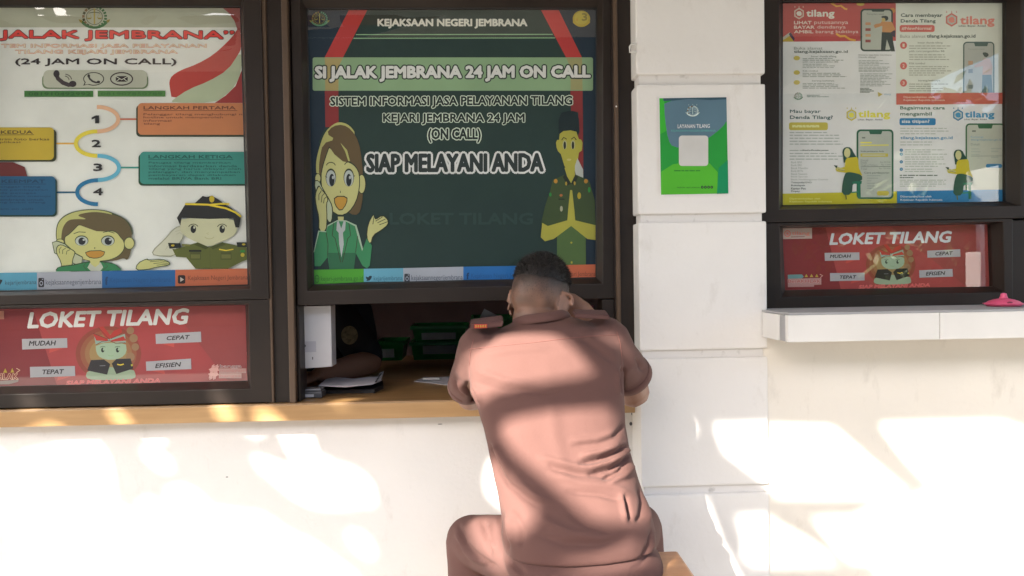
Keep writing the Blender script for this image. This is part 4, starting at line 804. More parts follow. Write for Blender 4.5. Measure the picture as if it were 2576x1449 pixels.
# ------------------------------------------------------------------ the man at the counter
def m(cx, cy_, Y): return P(1062.6+cx*0.57784, 611.8+cy_*0.57784, Y)     # measured on an enlargement of the photo
SEATZ = 0.785
hipc = m(690, 1400, -0.66)
man = thing('person', 'man in brown uniform seen from behind, seated and leaning on the counter', 'person', (hipc.x, hipc.y, SEATZ))
RINGS = [  # left x, y, right x, y, centre depth, half depth
 (418, 318, 612, 300, -0.385, 0.052), (405, 332, 628, 312, -0.387, 0.056), (385, 350, 655, 322, -0.39, 0.062), (335, 372, 722, 340, -0.395, 0.074), (280, 388, 792, 356, -0.40, 0.086),
 (240, 408, 832, 378, -0.405, 0.096), (214, 440, 852, 408, -0.41, 0.104), (206, 490, 862, 458, -0.42, 0.112), (204, 560, 868, 535, -0.435, 0.118), (207, 640, 872, 620, -0.452, 0.120),
 (240, 720, 876, 708, -0.475, 0.120), (266, 800, 880, 795, -0.50, 0.118), (286, 900, 898, 900, -0.53, 0.116), (310, 1000, 930, 1000, -0.56, 0.118), (331, 1100, 965, 1100, -0.59, 0.124),
 (344, 1200, 996, 1190, -0.615, 0.132), (343, 1270, 1006, 1240, -0.625, 0.137), (352, 1318, 1002, 1288, -0.632, 0.136), (364, 1330, 990, 1300, -0.634, 0.128)]
def torso_rings(bm, rings, grow=0.0, seg=44, ex=2.5):
    out = []
    for xl, yl, xr_, yr, yc, ry in rings:
        a = m(xl, yl, yc); b = m(xr_, yr, yc); c = (a+b)/2; h = (b-a)/2; hl = h.length
        h = h*((hl+grow)/hl); r = []
        for k in range(seg):
            t = 2*math.pi*k/seg; ct, st = math.cos(t), math.sin(t)
            p = abs(ct)**(2/ex)*(1 if ct > 0 else -1); q = abs(st)**(2/ex)*(1 if st > 0 else -1)
            r.append(bm.verts.new(c + h*p + Vector((0, (ry+grow)*q, 0))))
        out.append(r)
    skin_rings(bm, out)
Lsh, Lel, Rsh, Rel = m(268, 462, -0.405), m(212, 664, -0.215), m(790, 430, -0.405), m(918, 645, -0.27)
SL = [Lsh, m(232, 540, -0.37), m(206, 590, -0.32), m(192, 625, -0.275)]; SR = [Rsh, m(842, 510, -0.39), m(882, 545, -0.345), m(908, 580, -0.32)]
HC = m(508, 262, -0.345)                     # head centre at ear level
RH = Matrix.Rotation(math.radians(-30), 3, 'Z') @ Matrix.Rotation(math.radians(3), 3, 'Y') @ Matrix.Rotation(math.radians(-20), 3, 'X')
def hp(x, y, z): return HC + RH @ Vector((x, y, z))
def hell(bm, c, r, seg=24, rot=None): ellipsoid(bm, hp(*c), r, RH @ rot if rot else RH, seg)
def hand(bm, wrist, d, side, curl=0.5, flat=(0.5, 1.15)):
    """palm, four fingers of different length and a thumb; d = pointing direction, palm down"""
    d = d.normalized(); z = Vector((0, 0, 1)); lat = d.cross(z).normalized()*side; z = lat.cross(d)*side if False else Vector((0, 0, 1))
    tube(bm, [wrist, wrist+d*0.035, wrist+d*0.085], [0.024, 0.034, 0.036], 14, flat)
    for k, (off, ln) in enumerate(((-0.030, 0.068), (-0.010, 0.078), (0.010, 0.073), (0.029, 0.056))):
        b = wrist + d*0.082 + lat*off
        tube(bm, [b, b+d*ln*0.45+z*0.008, b+d*ln*0.75-z*0.004*curl*2, b+d*ln*0.95-z*0.018*curl], [0.0092, 0.0085, 0.0078, 0.0068], 10)
    b = wrist + d*0.03 - lat*0.030
    tube(bm, [b, b+d*0.03-lat*0.022, b+d*0.055-lat*0.026-z*0.006], [0.0115, 0.0105, 0.0085], 10)
# body: one continuous skin
bm = bmesh.new()
torso_rings(bm, [(xl+30, yl+22, xr_-30, yr+22, yc, ry-0.024) for xl, yl, xr_, yr, yc, ry in RINGS[3:]])
tube(bm, [m(530, 420, -0.40), m(520, 360, -0.385), hp(0, -0.020, -0.045), hp(0, -0.012, 0.0)], [0.075, 0.062, 0.058, 0.056], 22)
tube(bm, [Lsh, SL[1], SL[2], Lel], [0.058, 0.052, 0.046, 0.042], 18); tube(bm, [Rsh, SR[1], SR[2], Rel], [0.058, 0.052, 0.047, 0.044], 18)
LW = Vector((Lel.x+0.15, 0.03, CZ+0.034)); RW = m(742, 338, -0.262)
tube(bm, [Lel, Lel.lerp(LW, 0.3)+Vector((0, 0, 0.006)), LW], [0.044, 0.046, 0.027], 18); tube(bm, [Rel, Rel.lerp(RW, 0.3), RW], [0.047, 0.047, 0.027], 18)
hand(bm, LW, Vector((0.75, 0.65, -0.10)), 1); hand(bm, RW, Vector((-0.74, 0.40, 0.50)), -1, 0.2, (1.1, 0.6))
hell(bm, (0, -0.004, 0.030), (0.0745, 0.096, 0.098), 32); hell(bm, (0, -0.045, 0.010), (0.060, 0.048, 0.060), 24); hell(bm, (0, 0.026, -0.045), (0.061, 0.062, 0.056), 24); hell(bm, (0, 0.048, -0.080), (0.046, 0.040, 0.036), 20)
for s in (-1, 1): hell(bm, (s*0.050, 0.044, -0.035), (0.032, 0.042, 0.038), 18)
hell(bm, (0, 0.098, -0.012), (0.013, 0.020, 0.022), 14); hell(bm, (0, 0.090, 0.018), (0.009, 0.014, 0.030), 12); hell(bm, (0, 0.086, 0.034), (0.058, 0.016, 0.010), 16)
hell(bm, (0, 0.086, -0.050), (0.026, 0.012, 0.007), 14); hell(bm, (0, 0.085, -0.060), (0.023, 0.012, 0.007), 14)
for s in (-1, 1):
    er = Matrix.Rotation(math.radians(s*-38), 3, 'Z') @ Matrix.Rotation(math.radians(-10), 3, 'X')
    hell(bm, (s*0.0775, -0.012, -0.004), (0.0045, 0.020, 0.029), 20, er); hell(bm, (s*0.0775, -0.004, -0.030), (0.0065, 0.011, 0.011), 14, er)
    c_ = Vector((s*0.0815, -0.014, -0.002)); rim = [c_ + er @ Vector((s*0.003, -0.0215*math.cos(t), 0.031*math.sin(t))) for t in [math.radians(a) for a in range(-70, 190, 20)]]
    tube(bm, [hp(*q) for q in rim], [0.0042]*len(rim), 10); rim2 = [c_ + er @ Vector((s*0.001, -0.0105*math.cos(t), 0.019*math.sin(t)-0.002)) for t in [math.radians(a) for a in range(-60, 90, 25)]]
    tube(bm, [hp(*q) for q in rim2], [0.0032]*len(rim2), 8)
# legs inside the trousers, feet on the stool's rail
KL, KR = m(208, 1292, -0.30), m(938, 1235, -0.28)
FL, FR = Vector((KL.x+0.02, -0.42, 0.36)), Vector((KR.x, -0.44, 0.36))
HL, HR = m(560, 1385, -0.64), m(800, 1380, -0.64)
for H, K, F in ((HL, KL, FL), (HR, KR, FR)):
    tube(bm, [H, H.lerp(K, 0.5), K], [0.075, 0.068, 0.052], 18); tube(bm, [K, K.lerp(F, 0.4), F], [0.050, 0.052, 0.036], 16); tube(bm, [F+Vector((0, -0.02, -0.03)), F+Vector((0, 0.1, -0.045)), F+Vector((0, 0.17, -0.05))], [0.036, 0.034, 0.026], 14)
bm = fused(bm, 0.0038, 4)
from mathutils import noise
def hairline(u):   # lowest polar angle of the dense cap; face at u=+90 degrees
    s = math.sin(u)
    return 0.50 if s > 0.55 else 0.30+0.10*s
inv = RH.transposed(); stub = []
for v in bm.verts:
    q = inv @ (v.co-HC); t = 0.0
    if q.length < 0.19 and q.z > -0.125:
        u = math.atan2((q.y+0.004)/0.097, q.x/0.0755); w = math.atan2((q.z-0.03)/0.099, math.hypot(q.x/0.0755, (q.y+0.004)/0.097)); hl = hairline(u)
        ear = abs(q.x) > 0.0735 and q.z < 0.035
        if not ear and not (math.sin(u) > 0.35 and w < hl):
            t = 0.95*min(1, max(0, (w+0.85)/(hl+0.85)))**1.15 + 0.16*noise.noise(q*45); t = min(0.95, max(0.42+0.25*noise.noise(q*38+Vector((5, 0, 0))), t))  # lower limit keeps the nape dark: shade painted along with the stubble
    stub.append(t)
body = obj('body', bm, M['skin'], man, True)
at = body.data.attributes.new('stubble_shade', 'FLOAT', 'POINT'); at.data.foreach_set('value', stub)
for s in (-1, 1):
    bm = bmesh.new(); ellipsoid(bm, hp(s*0.032, 0.082, 0.018), (0.012, 0.010, 0.007), RH, 14); obj('eye', bm, M['white_plastic'], man, True)

# shirt: torso and short sleeves, then folds pressed into the cloth
bm = bmesh.new()
torso_rings(bm, RINGS)
tube(bm, SL, [0.070, 0.060, 0.055, 0.053], 24, flat=True); tube(bm, SR, [0.072, 0.064, 0.060, 0.061], 24, flat=True)
bm = fused(bm, 0.0046, 7)
def press(bm, folds):
    """ridges (+) and creases (-) along lines measured on the photo; each pushes the cloth in or out"""
    bm.normal_update()
    co = np.array([v.co for v in bm.verts]); no = np.array([v.normal for v in bm.verts]); uv = proj(co)
    uv = np.stack([(uv[:, 0]-1062.6)/0.57784, (uv[:, 1]-611.8)/0.57784], 1)
    face = np.clip(-(no*(co-_Cn)/np.linalg.norm(co-_Cn, axis=1)[:, None]).sum(1)*2.5, 0, 1)
    d = np.zeros(len(co))
    for amp, wid, pts in folds:
        best = np.full(len(co), 1e9); tt = np.zeros(len(co)); n = len(pts)-1
        for i, (a, b) in enumerate(zip(pts, pts[1:])):
            a = np.array(a, float); b = np.array(b, float); ab = b-a
            t = np.clip(((uv-a) @ ab)/(ab @ ab), 0, 1); q = np.hypot(*(uv-a-t[:, None]*ab).T)
            k = q < best; best[k] = q[k]; tt[k] = (i+t[k])/n
        d += amp*np.exp(-(best/wid)**2)*np.clip(np.sin(np.pi*np.clip(tt*0.86+0.10, 0, 1))*1.6, 0, 1)
    for v, k, nn in zip(bm.verts, d*face, no):
        c = v.co; k2 = 0.0022*noise.noise(Vector((c.x*7, c.y*5, c.z*11+3)))+0.0011*noise.noise(Vector((c.x*19+c.z*9, c.y*12, c.z*26-c.x*8)))
        v.co += Vector(nn)*(float(k)+k2)
    bmesh.ops.smooth_vert(bm, verts=bm.verts, factor=0.35, use_axis_x=True, use_axis_y=True, use_axis_z=True)
F = []
def fold(a, w, *p): F.append((a*0.00115, w*0.78, p))
fold(-11, 13, (690, 958), (760, 945), (840, 915), (905, 875)); fold(9, 16, (700, 925), (770, 912), (840, 885), (895, 845))
fold(-13, 13, (735, 1000), (815, 985), (875, 950), (915, 905)); fold(9, 15, (740, 975), (820, 955), (880, 920), (915, 885))
fold(-12, 12, (800, 1020), (860, 990), (905, 945)); fold(9, 14, (820, 1040), (880, 1015), (930, 960))
fold(-7, 16, (560, 975), (660, 1000), (760, 1010), (860, 1030)); fold(6, 20, (520, 935), (640, 965), (760, 985)); fold(5, 20, (560, 1010), (700, 1045), (830, 1060), (920, 1090))
fold(-6, 16, (640, 1080), (760, 1090), (880, 1120)); fold(-9, 12, (884, 1105), (893, 1160), (905, 1212)); fold(8, 14, (868, 1100), (876, 1160), (888, 1215)); fold(-9, 14, (945, 1060), (960, 1120), (950, 1190), (930, 1215)); fold(8, 14, (965, 1090), (985, 1150), (985, 1220))
fold(-8, 13, (838, 835), (866, 810), (884, 780)); fold(-7, 13, (850, 880), (885, 850))
fold(-11, 12, (290, 880), (318, 950), (345, 1010), (380, 1060)); fold(8, 16, (315, 880), (345, 950), (385, 1010)); fold(-6, 18, (370, 1040), (450, 1110), (520, 1150)); fold(5, 20, (400, 1030), (480, 1090), (560, 1130))
fold(-10, 14, (346, 1180), (350, 1230), (362, 1290), (375, 1340)); fold(8, 16, (372, 1190), (378, 1250), (392, 1310)); fold(-6, 18, (400, 1180), (440, 1250), (430, 1330))
fold(-9, 13, (186, 628), (205, 650), (225, 690), (238, 720)); fold(7, 14, (225, 620), (245, 660), (252, 700)); fold(-8, 12, (876, 560), (868, 600), (872, 650)); fold(6, 14, (850, 560), (848, 610), (858, 660))
fold(-6, 14, (940, 505), (955, 535), (965, 560)); fold(-5, 14, (130, 560), (150, 600), (150, 650)); fold(5, 22, (250, 560), (360, 600), (500, 620)); fold(-4, 20, (240, 610), (330, 640), (430, 650)); fold(4, 24, (300, 480), (420, 460), (560, 455))
fold(-5, 20, (680, 400), (760, 460), (840, 520)); fold(-4, 18, (300, 400), (280, 430), (230, 470)); fold(5, 24, (520, 1200), (640, 1260), (780, 1280)); fold(-5, 20, (480, 1260), (620, 1310), (780, 1310), (900, 1270)); fold(-8, 12, (1000, 1255), (990, 1310), (965, 1365), (920, 1410)); fold(6, 14, (1012, 1290), (996, 1345), (965, 1395))
fold(3, 40, (560, 700), (575, 850), (640, 1050)); fold(-4, 14, (640, 1180), (720, 1235), (830, 1262)); fold(-4, 12, (420, 640), (520, 655), (620, 640)); fold(4, 14, (650, 860), (760, 850), (850, 815)); fold(-4, 11, (660, 885), (770, 872), (860, 840))
fold(-16, 10, (872, 545), (866, 590), (868, 650)); fold(-13, 10, (196, 610), (212, 650), (232, 705)); fold(9, 10, (150, 600), (176, 640), (206, 668)); fold(-8, 9, (128, 590), (160, 640), (196, 668)); fold(-6, 9, (930, 500), (950, 528), (945, 552))
press(bm, F)
shirt = obj('shirt', bm, M['shirt'], man, True)
def world_bvh(o):
    w = Vector((0, 0, 0)); q = o
    while q is not None: w += q.location; q = q.parent
    return BVHTree.FromPolygons([v.co+w for v in o.data.vertices], [p.vertices[:] for p in o.data.polygons])
BV = world_bvh(shirt)
def on(bv, cx, cy_, off=0.0):
    vx, vy = 1062.6+cx*0.57784, 611.8+cy_*0.57784
    h = bv.ray_cast(CAM, ray(vx, vy))
    return None if h[0] is None else h[0]+h[1]*off
def seam(name, pts, r, mt, bv=BV, parent=shirt, off=0.0003, sub=6):
    q = []
    for a, b in zip(pts, pts[1:]):
        for k in range(sub): q.append((a[0]+(b[0]-a[0])*k/sub, a[1]+(b[1]-a[1])*k/sub))
    q.append(pts[-1]); w = [on(bv, *p, off) for p in q]; w = [p for p in w if p is not None]
    bm = bmesh.new(); tube(bm, w, [r]*len(w), 8); obj(name, bm, mt, parent, True)
seam('yoke_seam', [(200, 462), (330, 447), (470, 434), (600, 418), (730, 405), (850, 398)], 0.0011, M['seam'])
seam('armhole_seam', [(846, 385), (862, 440), (868, 500), (868, 555)], 0.0010, M['seam']); seam('armhole_seam', [(222, 420), (208, 480), (204, 540), (206, 590)], 0.0010, M['seam'])
# collar: a folded band standing round the neck
bm = bmesh.new()
def band(bm, pa, pb, th):
    n = len(pa); A_, B_ = [], []
    c = sum(pa, Vector())/n
    rows = []
    for off in (0, th):
        for src in (pa, pb) if off == 0 else (pb, pa):
            rows.append([bm.verts.new(p + (p-Vector((c.x, c.y, p.z))).normalized()*off) for p in src])
    rows = [rows[0], rows[1], rows[2], rows[3]]
    for a, b in zip(rows, rows[1:]+rows[:1]):
        for k in range(n): bm.faces.new((a[k], a[(k+1) % n], b[(k+1) % n], b[k]))
    bmesh.ops.recalc_face_normals(bm, faces=bm.faces)
def loop(xl, yl, xr_, yr, yc, ry, n=40):
    a = m(xl, yl, yc); b = m(xr_, yr, yc); c = (a+b)/2; h = (b-a)/2
    return [c + h*math.cos(2*math.pi*k/n) + Vector((0, ry*math.sin(2*math.pi*k/n), -0.016*max(0, math.sin(2*math.pi*k/n)))) for k in range(n)]
band(bm, loop(396, 352, 640, 318, -0.388, 0.072), loop(412, 312, 606, 284, -0.375, 0.062), 0.0035)
bmesh.ops.subdivide_edges(bm, edges=bm.edges, cuts=1, use_grid_fill=True, smooth=0.3)
obj('collar', bm, M['shirt'], shirt, True)
# sleeve hems
for name, c, d, r in (('cuff', SL[3], SL[3]-SL[2], 0.0505), ('cuff', SR[3], SR[3]-SR[2], 0.058)):
    d = d.normalized(); bm = bmesh.new(); u = d.orthogonal().normalized(); v = d.cross(u)
    rows = [[bm.verts.new(c + d*t + (u*math.cos(k*2*math.pi/36)+v*math.sin(k*2*math.pi/36))*q) for k in range(36)] for t, q in ((-0.020, r+0.0035), (0.003, r+0.0035), (0.004, r), (-0.020, r-0.001))]
    for a, b in zip(rows, rows[1:]+rows[:1]):
        for k in range(36): bm.faces.new((a[k], a[(k+1) % 36], b[(k+1) % 36], b[k]))
    bmesh.ops.recalc_face_normals(bm, faces=bm.faces); obj(name, bm, M['shirt'], shirt, True)
# shoulder boards
def board(pts, Y0, Y1, h, badge):
    """flat board lying along the shoulder: inner end to outer end"""
    bm = bmesh.new(); a, b = pts; A_, B_ = m(*a, Y0), m(*b, Y0)
    w = Vector((0, Y1-Y0, 0.012)); up = Vector((0, 0, h))
    lo = [bm.verts.new(p) for p in (A_, B_, B_+w*0.95, A_+w*0.8)]; hi = [bm.verts.new(p+up) for p in (A_, B_, B_+w*0.95, A_+w*0.8)]
    skin_rings(bm, [lo, hi]); bmesh.ops.recalc_face_normals(bm, faces=bm.faces)
    bmesh.ops.bevel(bm, geom=list(bm.edges), offset=0.003, segments=2, affect='EDGES')
    e = obj('epaulette', bm, M['epaulette'], man, False)
    if badge:
        bm = bmesh.new(); c = A_.lerp(B_, 0.32)+up*0.45+Vector((0, -0.002, 0)); dx = (B_-A_).normalized()
        box(bm, -0.016, 0.016, -0.0015, 0.0015, -0.005, 0.005, 0.001)
        for k in range(5): box(bm, -0.012+k*0.006-0.0018, -0.012+k*0.006+0.0018, -0.0034, -0.0017, -0.0028, 0.0034, 0.0005, mi=1)
        bmesh.ops.transform(bm, matrix=Matrix.Translation(c), verts=bm.verts); obj('rank_badge', bm, [M['redbadge'], M['gold']], e)
board(((208, 378), (352, 364)), -0.478, -0.425, 0.016, True); board(((664, 326), (816, 334)), -0.492, -0.43, 0.011, False)

# trousers
bm = bmesh.new()
torso_rings(bm, [(372, 1240, 980, 1215, -0.62, 0.118), (362, 1335, 994, 1305, -0.634, 0.126), (352, 1375, 1030, 1345, -0.642, 0.140), (362, 1410, 1042, 1390, -0.655, 0.147), (400, 1455, 1010, 1445, -0.66, 0.14), (470, 1500, 940, 1500, -0.66, 0.10)])
for H, K, Fo in ((HL, KL, FL), (HR, KR, FR)):
    tube(bm, [H, H.lerp(K, 0.45)+Vector((0, 0, 0.004)), K], [0.094, 0.086, 0.068], 22); tube(bm, [K, K.lerp(Fo, 0.35), Fo+Vector((0, 0, 0.03))], [0.068, 0.066, 0.056], 20)
bm = fused(bm, 0.0068, 8)
F = []
fold(-10, 13, (262, 1210), (272, 1260), (285, 1310), (300, 1360)); fold(8, 14, (290, 1230), (300, 1290), (318, 1340)); fold(-9, 12, (160, 1235), (185, 1310), (250, 1370), (330, 1420)); fold(7, 13, (150, 1270), (190, 1345), (250, 1395))
fold(-7, 12, (150, 1300), (170, 1350), (210, 1400)); fold(-9, 12, (200, 1390), (260, 1410), (320, 1405)); fold(-8, 12, (335, 1180), (345, 1230), (350, 1280)); fold(-7, 9, (1000, 1300), (985, 1350), (950, 1400), (900, 1430)); fold(-9, 10, (372, 1380), (410, 1410), (450, 1440)); fold(6, 12, (395, 1370), (440, 1405), (480, 1435)); fold(-4, 7, (540, 1418), (640, 1414), (740, 1400), (840, 1382))
press(bm, F)
tr = obj('trousers', bm, M['trousers'], man, True); BT = world_bvh(tr)
# hair: close-cropped cap of short strands, fading towards the nape
bm = bmesh.new()
def scalp(u, w):
    x, y, z = 0.0755*math.cos(u)*math.cos(w), 0.097*math.sin(u)*math.cos(w), 0.099*math.sin(w)
    return Vector((x, y-0.004, z+0.030))
cap = []
for i in range(11):
    row = []
    for k in range(48):
        u = 2*math.pi*k/48; w0 = hairline(u)+0.02*math.sin(7*u)+0.015*math.sin(17*u); w = w0+(math.pi/2-0.02-w0)*i/10
        p = scalp(u, w); n_ = Vector((p.x/0.0755**2, (p.y+0.004)/0.097**2, (p.z-0.03)/0.099**2)).normalized()
        row.append(bm.verts.new(hp(*(p+n_*(0.0006+0.0045*min(1, i/4)+0.007*max(0, math.sin(w))**3+0.0012*noise.noise(p*90))))))
    cap.append(row)
skin_rings(bm, cap)
rr = random.Random(3)
for q in range(22000):
    u = rr.random()*2*math.pi; sn = rr.random()**0.9; w = math.asin(min(1, max(-0.62, -0.55+1.55*sn)))
    hl = hairline(u); s = math.sin(u)
    if s > 0.35 and w < hl-0.05: continue
    if w < hl:
        if abs(math.cos(u)) > 0.86 and w < -0.05: continue
        fade = (w+0.62)/(hl+0.62)
        if rr.random() > fade**1.3*0.75: continue
        ln = 0.0012+0.0035*fade; wd = 0.00035
    else: ln = 0.006+0.006*min(1, (w-hl)*2.2); wd = 0.0006
    p = scalp(u, w); n_ = Vector((p.x/0.0755**2, (p.y+0.004)/0.097**2, (p.z-0.03)/0.099**2)).normalized()
    p = p+n_*(0.0004 if w < hl else 0.0035*min(1, (w-hl)*3)+0.006*max(0, math.sin(w))**3); t = n_.orthogonal().normalized(); t.rotate(Matrix.Rotation(rr.random()*6.28, 3, n_))
    tip = p+n_*ln*0.8+Vector((rr.uniform(-1, 1), rr.uniform(-0.4, 1), rr.uniform(-1, 0.3)))*ln*0.6
    if w < hl: tip = p+n_*0.0006+Vector((rr.uniform(-.3, .3), rr.uniform(-.2, .2), -1))*ln
    bm.faces.new([bm.verts.new(hp(*x)) for x in (p-t*wd, p+t*wd, tip)])
obj('hair', bm, M['hair'], man, False)

# ------------------------------------------------------------------ stool
a = m(1110, 1338, -0.575); SX1 = a.x; SX0 = m(392, 1400, -0.575).x
stool = thing('stool', 'orange brown wooden stool under the man in brown uniform', 'stool', ((SX0+SX1)/2, -0.74, 0))
sz = a.z; y1 = -0.575; y0 = -0.93
bm = bmesh.new(); box(bm, SX0, SX1, y0, y1, sz-0.035, sz, 0.006); obj('seat', bm, M['stoolwood'], stool)
for x in (SX0+0.04, SX1-0.04):
    for y in (y0+0.04, y1-0.04):
        bm = bmesh.new(); box(bm, x-0.02, x+0.02, y-0.02, y+0.02, 0.004, sz-0.036, 0.003); obj('leg', bm, M['stoolwood'], stool)
for y in (y0+0.04, y1-0.04):
    bm = bmesh.new(); box(bm, SX0+0.062, SX1-0.062, y-0.014, y+0.014, 0.27, 0.31, 0.003); obj('rail', bm, M['stoolwood'], stool)

# ------------------------------------------------------------------ things on and behind the counter
def q1(cx, cy_, Y): return P(695.5+cx*0.2667, 708.4+cy_*0.2667, Y)
def onz(cx, cy_, z):
    d = ray(695.5+cx*0.2667, 708.4+cy_*0.2667); return CAM + d*((z-CAM.z)/d.z)
def sheet(name, pts, z, mt, th=0.001):
    c = [onz(x, y, z) for x, y in pts]; bm = bmesh.new()
    skin_rings(bm, [[bm.verts.new(p) for p in c], [bm.verts.new(p+Vector((0, 0, th))) for p in c]]); bmesh.ops.recalc_face_normals(bm, faces=bm.faces)
    return obj(name, bm, mt)
# white card hanging inside the opening
cardY = 0.03
card = thing('white_card', 'white card box hung at the left end of the open window', 'card', tuple(q1(370, 815, cardY)))
bm = bmesh.new(); c = [q1(x, y, cardY) for x, y in ((215, 232), (512, 226), (524, 803), (231, 822))]
skin_rings(bm, [[bm.verts.new(p) for p in c], [bm.verts.new(p+Vector((0, 0.07, 0))) for p in c]]); bmesh.ops.recalc_face_normals(bm, faces=bm.faces); bmesh.ops.bevel(bm, geom=list(bm.edges), offset=0.0015, segments=1, affect='EDGES'); obj('front', bm, M['card'], card)
bm = bmesh.new(); c = [q1(x, y, cardY-0.001) for x, y in ((232, 566), (372, 562), (374, 664), (234, 668))]
skin_rings(bm, [[bm.verts.new(p) for p in c], [bm.verts.new(p+Vector((0, 0.0006, 0))) for p in c]]); bmesh.ops.recalc_face_normals(bm, faces=bm.faces)
obj('sticker', bm, mat('pale_grey_label', (0.46, 0.46, 0.52), 0.5), card)
bm = bmesh.new(); ellipsoid(bm, q1(263, 606, cardY-0.002), (0.005, 0.0015, 0.005)); obj('mark', bm, M['grey'], card); bm = bmesh.new(); box(bm, *(lambda p: (p.x-0.0015, p.x+0.0015, p.y-0.001, p.y+0.001, p.z-0.004, p.z+0.004))(q1(341, 723, cardY-0.001))); obj('mark', bm, M['grey'], card)
# ledger and papers, device
sheet_b = sheet('folder', [(330, 1058), (925, 1052), (1010, 1010), (1000, 960), (420, 1000), (300, 1030)], CZ+0.001, M['black'], 0.012); tag(sheet_b, 'black folder lying under white papers on the counter', 'folder')
pf = thing('paper_stack', 'white form sheets with a black index strip lying on the black folder', 'papers', tuple(onz(700, 930, CZ+0.014)))
for k in range(4):
    dz = 0.014+k*0.006
    bm = bmesh.new(); c = [onz(x+k*3, y-k*2, CZ+dz) for x, y in ((395, 990), (640, 1002), (900, 975), (985, 938), (955, 905), (700, 925), (480, 905))]
    skin_rings(bm, [[bm.verts.new(p) for p in c], [bm.verts.new(p+Vector((0, 0, 0.002))) for p in c]]); bmesh.ops.recalc_face_normals(bm, faces=bm.faces); obj('sheet', bm, M['paper'], pf)
bm = bmesh.new(); c = [onz(x, y, CZ+0.036) for x, y in ((935, 952), (985, 928), (1012, 850), (975, 868))]
skin_rings(bm, [[bm.verts.new(p) for p in c], [bm.verts.new(p+Vector((0, 0, 0.003))) for p in c]]); bmesh.ops.recalc_face_normals(bm, faces=bm.faces); obj('index_strip', bm, M['card'], pf)
for k in range(6):
    bm = bmesh.new(); p = onz(940+k*8, 940-k*14, CZ+0.041); box(bm, p.x-0.003, p.x+0.003, p.y-0.006, p.y+0.006, p.z-0.002, p.z+0.001); obj('index_mark', bm, M['black'], pf)
dv = thing('stamp_pad', 'small grey stamp pad box with white label at the counter corner', 'stamp pad', tuple(onz(340, 1100, CZ)))
a, b = onz(245, 1105, CZ), onz(440, 1095, CZ)
bm = bmesh.new(); box(bm, a.x, b.x, a.y, a.y+0.06, CZ+0.001, CZ+0.022, 0.004); obj('case', bm, M['grey'], dv)
bm = bmesh.new(); box(bm, a.x+0.004, b.x-0.004, a.y+0.004, a.y+0.056, CZ+0.0225, CZ+0.030, 0.003); obj('lid', bm, mat('smoky_plastic', (0.2, 0.2, 0.22), 0.2), dv)
bm = bmesh.new(); box(bm, a.x+0.004, a.x+0.036, a.y-0.0015, a.y-0.0003, CZ+0.005, CZ+0.014); obj('label', bm, M['card'], dv)
tag(sheet('paper_sheet', [(1295, 944), (1390, 908), (1620, 900), (1900, 900), (1900, 985), (1620, 980), (1510, 965)], CZ+0.001, M['paper'], 0.002), 'loose white sheet on the counter by the left elbow of the man', 'paper')
pn = thing('pen', 'white pen lying on the loose sheet beside the man in brown', 'pen', tuple(onz(1460, 918, CZ+0.008)))
a, b = onz(1390, 921, CZ+0.009), onz(1530, 916, CZ+0.009); bm = bmesh.new(); tube(bm, [a, b], [0.004, 0.004], 10); obj('barrel', bm, M['white_plastic'], pn, True)
bm = bmesh.new(); tube(bm, [b, b+(b-a).normalized()*0.012], [0.003, 0.001], 10); obj('tip', bm, M['grey'], pn, True)
# green baskets
def basket(x0, x1, ytop, ybot, Y, label, lab, depth=0.22, mt=None, group='green baskets on the table behind'):
    a = q1(x0, ybot, Y); b = q1(x1, ytop, Y); t = thing('basket', label, 'basket', ((a.x+b.x)/2, Y+depth/2, a.z), group)
    mt = mt or M['green']; X0, X1, z0, z1 = a.x, b.x, a.z, b.z; th = 0.004; ins = 0.012
    bm = bmesh.new()
    def fr(x0_, x1_, y0_, y1_, z): return [bm.verts.new(p) for p in ((x0_, y0_, z), (x1_, y0_, z), (x1_, y1_, z), (x0_, y1_, z))]
    R = [fr(X0+ins+th, X1-ins-th, Y+ins+th, Y+depth-ins-th, z0+th), fr(X0+th, X1-th, Y+th, Y+depth-th, z1), fr(X0, X1, Y, Y+depth, z1), fr(X0+ins, X1-ins, Y+ins, Y+depth-ins, z0)]
    for p, q in zip(R, R[1:]):
        for k in range(4): bm.faces.new((p[k], p[(k+1) % 4], q[(k+1) % 4], q[k]))
    bm.faces.new(R[0]); bm.faces.new(R[3]); bmesh.ops.recalc_face_normals(bm, faces=bm.faces); obj('tub', bm, mt, t)
    bm = bmesh.new()
    for s in ((X0-0.008, X1+0.008, Y-0.009, Y-0.001), (X0-0.008, X1+0.008, Y+depth+0.001, Y+depth+0.009), (X0-0.008, X0-0.001, Y, Y+depth), (X1+0.001, X1+0.008, Y, Y+depth)): box(bm, *s, z1-0.012, z1+0.004, 0.002)
    obj('rim', bm, mt, t)
    if lab:
        p, q = q1(lab[0], lab[3], Y-0.003), q1(lab[2], lab[1], Y-0.003); bm = bmesh.new(); v = [bm.verts.new(x) for x in ((p.x, Y+0.004, p.z), (q.x, Y+0.004, p.z), (q.x, Y-0.003, q.z), (p.x, Y-0.003, q.z))]; bm.faces.new(v); bmesh.ops.solidify(bm, geom=bm.faces[:], thickness=0.001); obj('label', bm, M['paper'], t)
    return t
basket(940, 1200, 572, 750, 1.05, 'green basket nearest the man in black behind the counter', (975, 632, 1110, 720))
basket(1270, 1790, 570, 742, 1.05, 'lower green basket of the stacked pair behind the counter', (1380, 592, 1700, 688))
basket(1280, 1790, 420, 560, 1.05, 'upper green basket of the stacked pair behind the counter', (1368, 478, 1692, 552))
basket(1850, 2230, 340, 480, 1.06, 'green basket holding a pale paper, close to the left ear of the man in brown', None)
